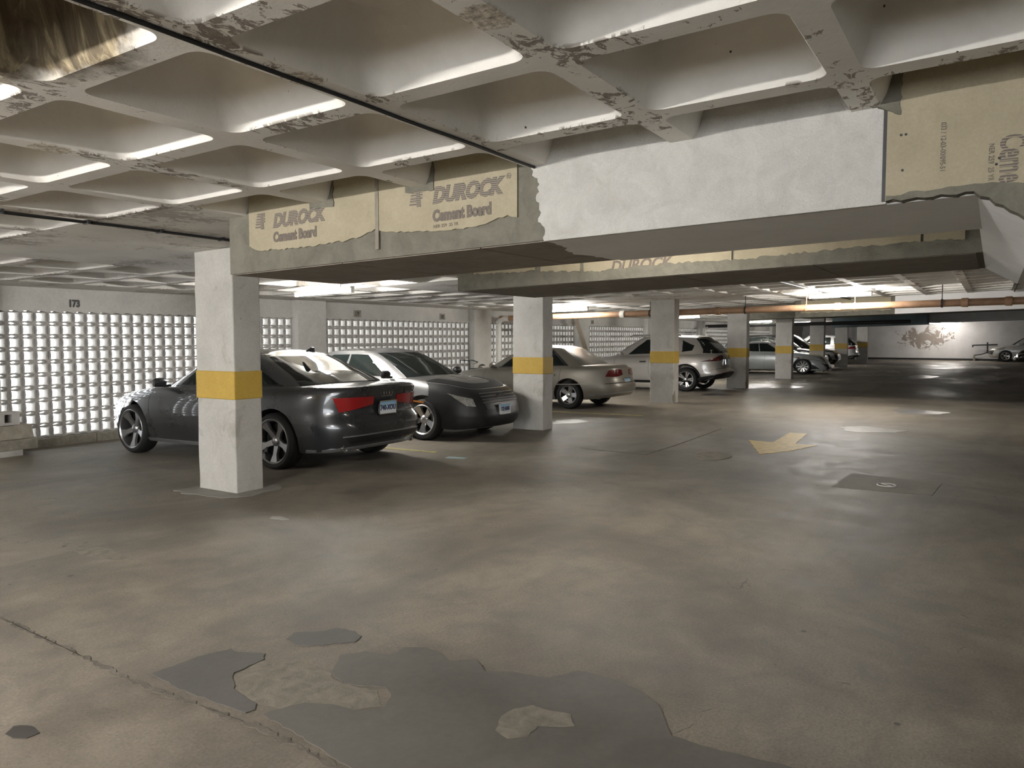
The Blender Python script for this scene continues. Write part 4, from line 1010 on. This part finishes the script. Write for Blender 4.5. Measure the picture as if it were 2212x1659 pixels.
# 3 - dusty champagne saloon
malibu = dict(L=4.83, W=1.76, H=1.43, fo=1.0, wb=2.72, wr=.315, nf=4.2, nr=4.4, paint=P_champ, rim=M_alloy,
    sh=[(0,.60), (.25,.70), (.9,.80), (1.4,.87), (2.2,.90), (3.2,.93), (4.0,.955), (4.6,.945), (4.83,.925)],
    crown=[(0,.03), (.5,.06), (1.3,.05), (2,.02), (3.8,.03), (4.83,.03)], sill=[(0,.22), (.4,.19), (1.4,.20), (3.8,.20), (4.3,.23), (4.83,.30)],
    nose=[(0,.10), (.3,.0), (.55,.02), (.8,.06), (1,.2)], tail=[(0,.12), (.12,.03), (.3,.0), (.42,.02), (.50,.08), (.75,.10), (.92,.12), (1,.20)], side=SIDE,
    ws=[(0,1.38), (.5,1.83), (1,2.40)], rw=[(0,4.12), (.5,3.82), (1,3.42)], tumble=[(0,.905), (.1,.885), (.5,.80), (.85,.72), (1,.65)],
    roof=[(1.3,1.34), (2.0,1.365), (2.6,1.385), (3.2,1.37), (4.0,1.33)],
    windows=[([(.255,.13), (.48,.13), (.47,.86), (.265,.86)], 'side_window'), ([(.495,.13), (.735,.13), (.69,.86), (.485,.86)], 'side_window')],
    trim=[[(.245,.09), (.745,.09), (.742,.115), (.245,.115)], [(.735,.10), (.755,.10), (.70,.9), (.685,.9)]], trimm=M_black,
    doors=[1.5, 2.6, 3.5], handles=[2.4, 3.3], hk=.74, mirror=(1.75,.96), rglass=M_glassd,
    style=dict(n=5, w0=.05, w1=.06, mid=1.1, rr=.66, dish=.03, pair=(0,)), plates=[(4.78,.60,'rear','')], ptilt=0,
    patches=[([(.835,.67), (.955,.70), (.95,.86), (.848,.85)], 'tail_lamp', M_redd, dict(nu=12, nv=5, sides=(1,-1), out=.014, bow=.03)),
             ([(.20,.46), (.80,.46), (.80,.485), (.20,.485)], 'rub_strip', P_champ, dict(nu=40, nv=1, sides=(1,-1), out=.012)),
             ([(.80,.10), (1.0,.10), (1.0,.14), (.80,.14)], 'bumper_trim', M_alloy, dict(nu=8, nv=1, sides=(1,-1), out=.010)),
             ([(.83,.44), (1.0,.44), (1.0,.455), (.83,.455)], 'bumper_gap', M_black, dict(nu=8, nv=1, sides=(1,-1), out=.003)),
             ([(.80,.52), (.845,.52), (.845,.62), (.80,.60)], 'fuel_flap', P_champ, dict(nu=3, nv=3, sides=(1,), out=.003)),
             ([(.08,.66), (.22,.66), (.22,.84), (.10,.84)], 'headlamp', M_lampg, dict(nu=8, nv=3, sides=(1,-1), out=.006))])
build_car(malibu, place(malibu, 15.2, 8.05, 'rear', '+Y'), '+Y', 'dusty champagne sedan behind the second pillar, rear towards the aisle')

# 4 - silver crossover
def rogue_extra(car, root):
    r = car.P['wr']+.045
    for ax in (car.P['fo'], car.P['fo']+car.P['wb']):
        for q in (-1, 1):
            mb = MB(); pts = []
            for a in np.linspace(-.15, PI+.15, 25):
                x, z = ax+(r+.022)*math.cos(a), car.P['wr']+.015+(r+.022)*math.sin(a)
                u = car.u_at(car.B, x, .4); k = car.k_at(car.B, u, z); p = car.B(u, max(k, .03)); pts.append((x, q*(p.y+.004), z))
            mb.tube(pts, .028, 6); mb.build('arch_cladding', M_black, root, True)
    mb = MB(); x = interp(car.P['rw'], 1)
    mb.prism([(x-.12,1.66), (x+.20,1.625), (x+.22,1.60), (x-.1,1.60)], -.58, .58, 'y'); mb.build('roof_spoiler', P_rogue, root, 40)
    for q in (-1, 1):
        mb = MB(); mb.tube([(1.75,q*.56,1.62), (1.85,q*.56,1.675), (3.3,q*.56,1.675), (3.4,q*.56,1.63)], .016, 8); mb.build('roof_rail', M_alloy, root, True)
rogue = dict(L=4.69, W=1.84, H=1.72, fo=.93, wb=2.706, wr=.355, nf=4.4, nr=5, paint=P_rogue, rim=M_alloy,
    sh=[(0,.76), (.25,.85), (.9,.97), (1.3,1.02), (2.2,1.05), (3.2,1.09), (4.1,1.13), (4.69,1.10)],
    crown=[(0,.03), (.5,.06), (1.3,.05), (2,.02), (3.8,.02), (4.69,.02)], sill=[(0,.28), (.4,.24), (1.4,.25), (3.7,.25), (4.2,.32), (4.69,.42)],
    nose=[(0,.12), (.3,.0), (.55,.02), (.85,.06), (1,.22)], tail=[(0,.12), (.12,.0), (.25,.0), (.33,.07), (.55,.12), (.8,.12), (1,.17)], side=SIDE,
    ws=[(0,1.18), (.5,1.62), (1,2.15)], rw=[(0,4.52), (.25,4.48), (.7,4.25), (1,4.02)], tumble=[(0,.905), (.1,.885), (.5,.82), (.85,.74), (1,.67)], cnr=5,
    roof=[(1.1,1.57), (1.9,1.60), (2.5,1.63), (3.2,1.62), (4.6,1.55)], glass=M_glass,
    windows=[([(.255,.13), (.43,.13), (.425,.84), (.27,.84)], 'side_window'), ([(.44,.13), (.60,.13), (.60,.84), (.435,.84)], 'side_window'), ([(.645,.16), (.715,.22), (.745,.52), (.65,.82)], 'quarter_window')],
    trim=[[(.245,.085), (.62,.085), (.62,.105), (.245,.105)]], trimm=M_chrome, handle_m=M_black,
    doors=[1.45, 2.55, 3.35], handles=[2.3, 3.2], hk=.75, mirror=(1.62,1.12), mirror_m=P_rogue, rwu=.21, rq0=.05,
    style=dict(n=5, w0=.022, w1=.03, mid=1, rr=.68, dish=.03, pair=(-.16,.16)), plates=[(4.60,.86,'rear','')], ptilt=-.1, fin=(3.85,), fin_m=P_rogue,
    patches=[([(.795,.70), (.93,.74), (.925,.90), (.86,.88)], 'tail_lamp', M_redd, dict(nu=10, nv=4, sides=(1,-1), out=.012, bow=.02)),
             ([(.72,0), (1.0,0), (1.0,.23), (.78,.16)], 'bumper_cladding', M_black, dict(nu=12, nv=4, sides=(1,-1), out=.010)),
             ([(.20,0), (.80,0), (.80,.085), (.20,.085)], 'sill_cladding', M_black, dict(nu=30, nv=2, sides=(1,-1), out=.012)),
             ([(.86,.17), (.92,.19), (.92,.215), (.86,.20)], 'reflector', M_red, dict(nu=3, nv=1, sides=(1,-1), out=.016)),
             ([(.80,.36), (1.0,.42), (1.0,.435), (.80,.372)], 'tailgate_gap', M_black, dict(nu=10, nv=1, sides=(1,-1), out=.002)),
             ([(.10,.74), (.23,.80), (.24,.92), (.12,.88)], 'headlamp', M_lampg, dict(nu=8, nv=4, sides=(1,-1), out=.008))],
    extra=rogue_extra)
build_car(rogue, place(rogue, 21.85, 7.68, 'rear', '+Y'), '+Y', 'bright silver crossover behind the third pillar, rear towards the aisle')

# 5 - pale saloon facing the aisle
camry = dict(L=4.96, W=1.85, H=1.445, fo=.98, wb=2.87, wr=.335, nf=3.8, nr=4.6, paint=P_white, rim=M_alloy,
    sh=[(0,.58), (.2,.67), (.6,.78), (1.3,.88), (2.2,.93), (3.2,.95), (4.2,.98), (4.96,.95)],
    crown=[(0,.03), (.5,.07), (1.3,.05), (2,.02), (3.8,.03), (4.96,.03)], sill=[(0,.17), (.4,.15), (1.4,.17), (3.6,.17), (4.96,.25)],
    nose=[(0,.02), (.2,0), (.4,.02), (.6,.08), (.8,.16), (1,.36)], tail=[(0,.12), (.4,.0), (.7,.05), (1,.06)], side=SIDE,
    ws=[(0,1.38), (.5,1.85), (1,2.45)], rw=[(0,4.40), (.5,4.02), (1,3.45)], tumble=[(0,.905), (.1,.885), (.5,.79), (.85,.705), (1,.64)],
    roof=[(1.3,1.35), (2.1,1.37), (2.7,1.40), (3.4,1.38), (4.3,1.33)],
    windows=[([(.255,.13), (.47,.13), (.46,.86), (.27,.86)], 'side_window'), ([(.48,.13), (.72,.13), (.68,.86), (.47,.86)], 'side_window')],
    trim=[[(.245,.09), (.74,.09), (.738,.112), (.245,.112)], [(.215,.05), (.235,.05), (.235,.95), (.215,.95)]], trimm=M_chrome,
    doors=[1.5, 2.6, 3.5], handles=[2.4, 3.3], mirror=(1.78,1.0), mirror_m=P_white,
    style=dict(n=10, w0=.012, w1=.02, mid=1, rr=.74, dish=.02, pair=(-.09,.09)),
    patches=[([(.12,.66), (.26,.74), (.27,.80), (.12,.76)], 'headlamp', M_lampg, dict(nu=10, nv=3, sides=(1,-1), out=.006)),
             ([(.235,.755), (.285,.77), (.285,.80), (.235,.795)], 'side_marker', M_redd, dict(nu=4, nv=1, sides=(1,-1), out=.009)),
             ([(-.12,.05), (.12,.05), (.15,.52), (-.15,.52)], 'grille', M_black, dict(nu=16, nv=8, out=.008)),
             ([(.10,.10), (.125,.10), (.155,.55), (.14,.55)], 'grille_surround', M_chrome, dict(nu=2, nv=8, sides=(1,-1), out=.016)),
             ([(.17,.12), (.21,.12), (.20,.40), (.19,.42)], 'air_vent', M_black, dict(nu=2, nv=6, sides=(1,-1), out=.006)),
             ([(.22,.03), (.78,.03), (.78,.055), (.22,.055)], 'sill_trim', M_chrome, dict(nu=30, nv=1, sides=(1,-1), out=.010)),
             ([(.80,.66), (.98,.70), (.98,.86), (.80,.84)], 'tail_lamp', M_redd, dict(nu=8, nv=3, sides=(1,-1), out=.008))])
build_car(camry, place(camry, 34.45, 6.94, 'front', '-Y'), '-Y', 'pale silver sedan with many spoked wheel, nose beside the sixth pillar')

# large dark cars behind it
suv = dict(rogue); suv.pop('extra'); suv.pop('fin')
suv.update(paint=P_blackp, L=4.9, W=1.95, wb=2.85, wr=.38, mirror_m=P_blackp, trim=[[(.245,.09), (.70,.09), (.70,.12), (.245,.12)], [(.245,.90), (.70,.90), (.70,.94), (.245,.94)]], plates=[], rw=[(0,4.75), (.25,4.7), (.7,4.45), (1,4.2)],
    roof=[(1.1,1.60), (1.9,1.66), (2.5,1.69), (3.2,1.68), (4.6,1.60)],
    patches=[([(-.17,.35), (.17,.35), (.18,.80), (-.18,.80)], 'grille', M_chrome, dict(nu=12, nv=6, out=.02)), ([(-.14,.40), (.14,.40), (.15,.75), (-.15,.75)], 'grille_mesh', M_black, dict(nu=12, nv=6, out=.026)),
             ([(.13,.72), (.24,.76), (.25,.92), (.14,.90)], 'headlamp', M_lampg, dict(nu=8, nv=3, sides=(1,-1), out=.012)), ([(.16,.10), (.20,.10), (.20,.28), (.16,.28)], 'fog_lamp_trim', M_chrome, dict(nu=2, nv=3, sides=(1,-1), out=.014))])
import copy
def C_(d, **k):
    e = dict(d); e['patches'] = [(c, n_, m_, dict(kw)) for c, n_, m_, kw in d['patches']]; e.update(k); return e
build_car(C_(suv), place(suv, 37.6, 7.6, 'front', '-Y'), '-Y', 'black sport utility car with bright window trim, just behind the pale sedan')
build_car(C_(suv), place(suv, 40.5, 7.5, 'front', '-Y'), '-Y', 'black sport utility car with a chrome nose between the sixth and seventh pillars')
build_car(C_(rogue, plates=[]) if False else dict(C_(suv, paint=P_pearl, mirror_m=P_pearl), patches=[([(.795,.70), (.95,.74), (.95,.90), (.82,.88)], 'tail_lamp', M_red, dict(nu=8, nv=4, sides=(1,-1), out=.012)), ([(.72,0), (1.0,0), (1.0,.23), (.78,.16)], 'bumper_cladding', M_black, dict(nu=8, nv=3, sides=(1,-1), out=.010))]),
          place(suv, 47.6, 7.75, 'rear', '+Y'), '+Y', 'white car with a red tail lamp in the gap before the last pillar')
lex = C_(suv, paint=P_pearl, mirror_m=P_pearl, L=4.7, fo=.93, wb=2.74, wr=.37, style=dict(n=5, w0=.045, w1=.07, mid=.9, rr=.66, dish=.03), trim=[[(.245,.09), (.70,.09), (.70,.11), (.245,.11)]])
build_car(lex, (57.6+.97, .35), '+Y', 'white sport utility car at the right edge against the peeling end wall')
blk = C_(camry, paint=P_blackp, mirror_m=P_blackp)
blk['patches'][3] = ([(-.14,.15), (.14,.15), (.15,.50), (-.15,.50)], 'bumper_trim', M_chrome, dict(nu=8, nv=4, out=.02))
build_car(blk, (53.8+.92, -.95), '+Y', 'dark car whose bright bumper shows in front of the white car at the right edge')
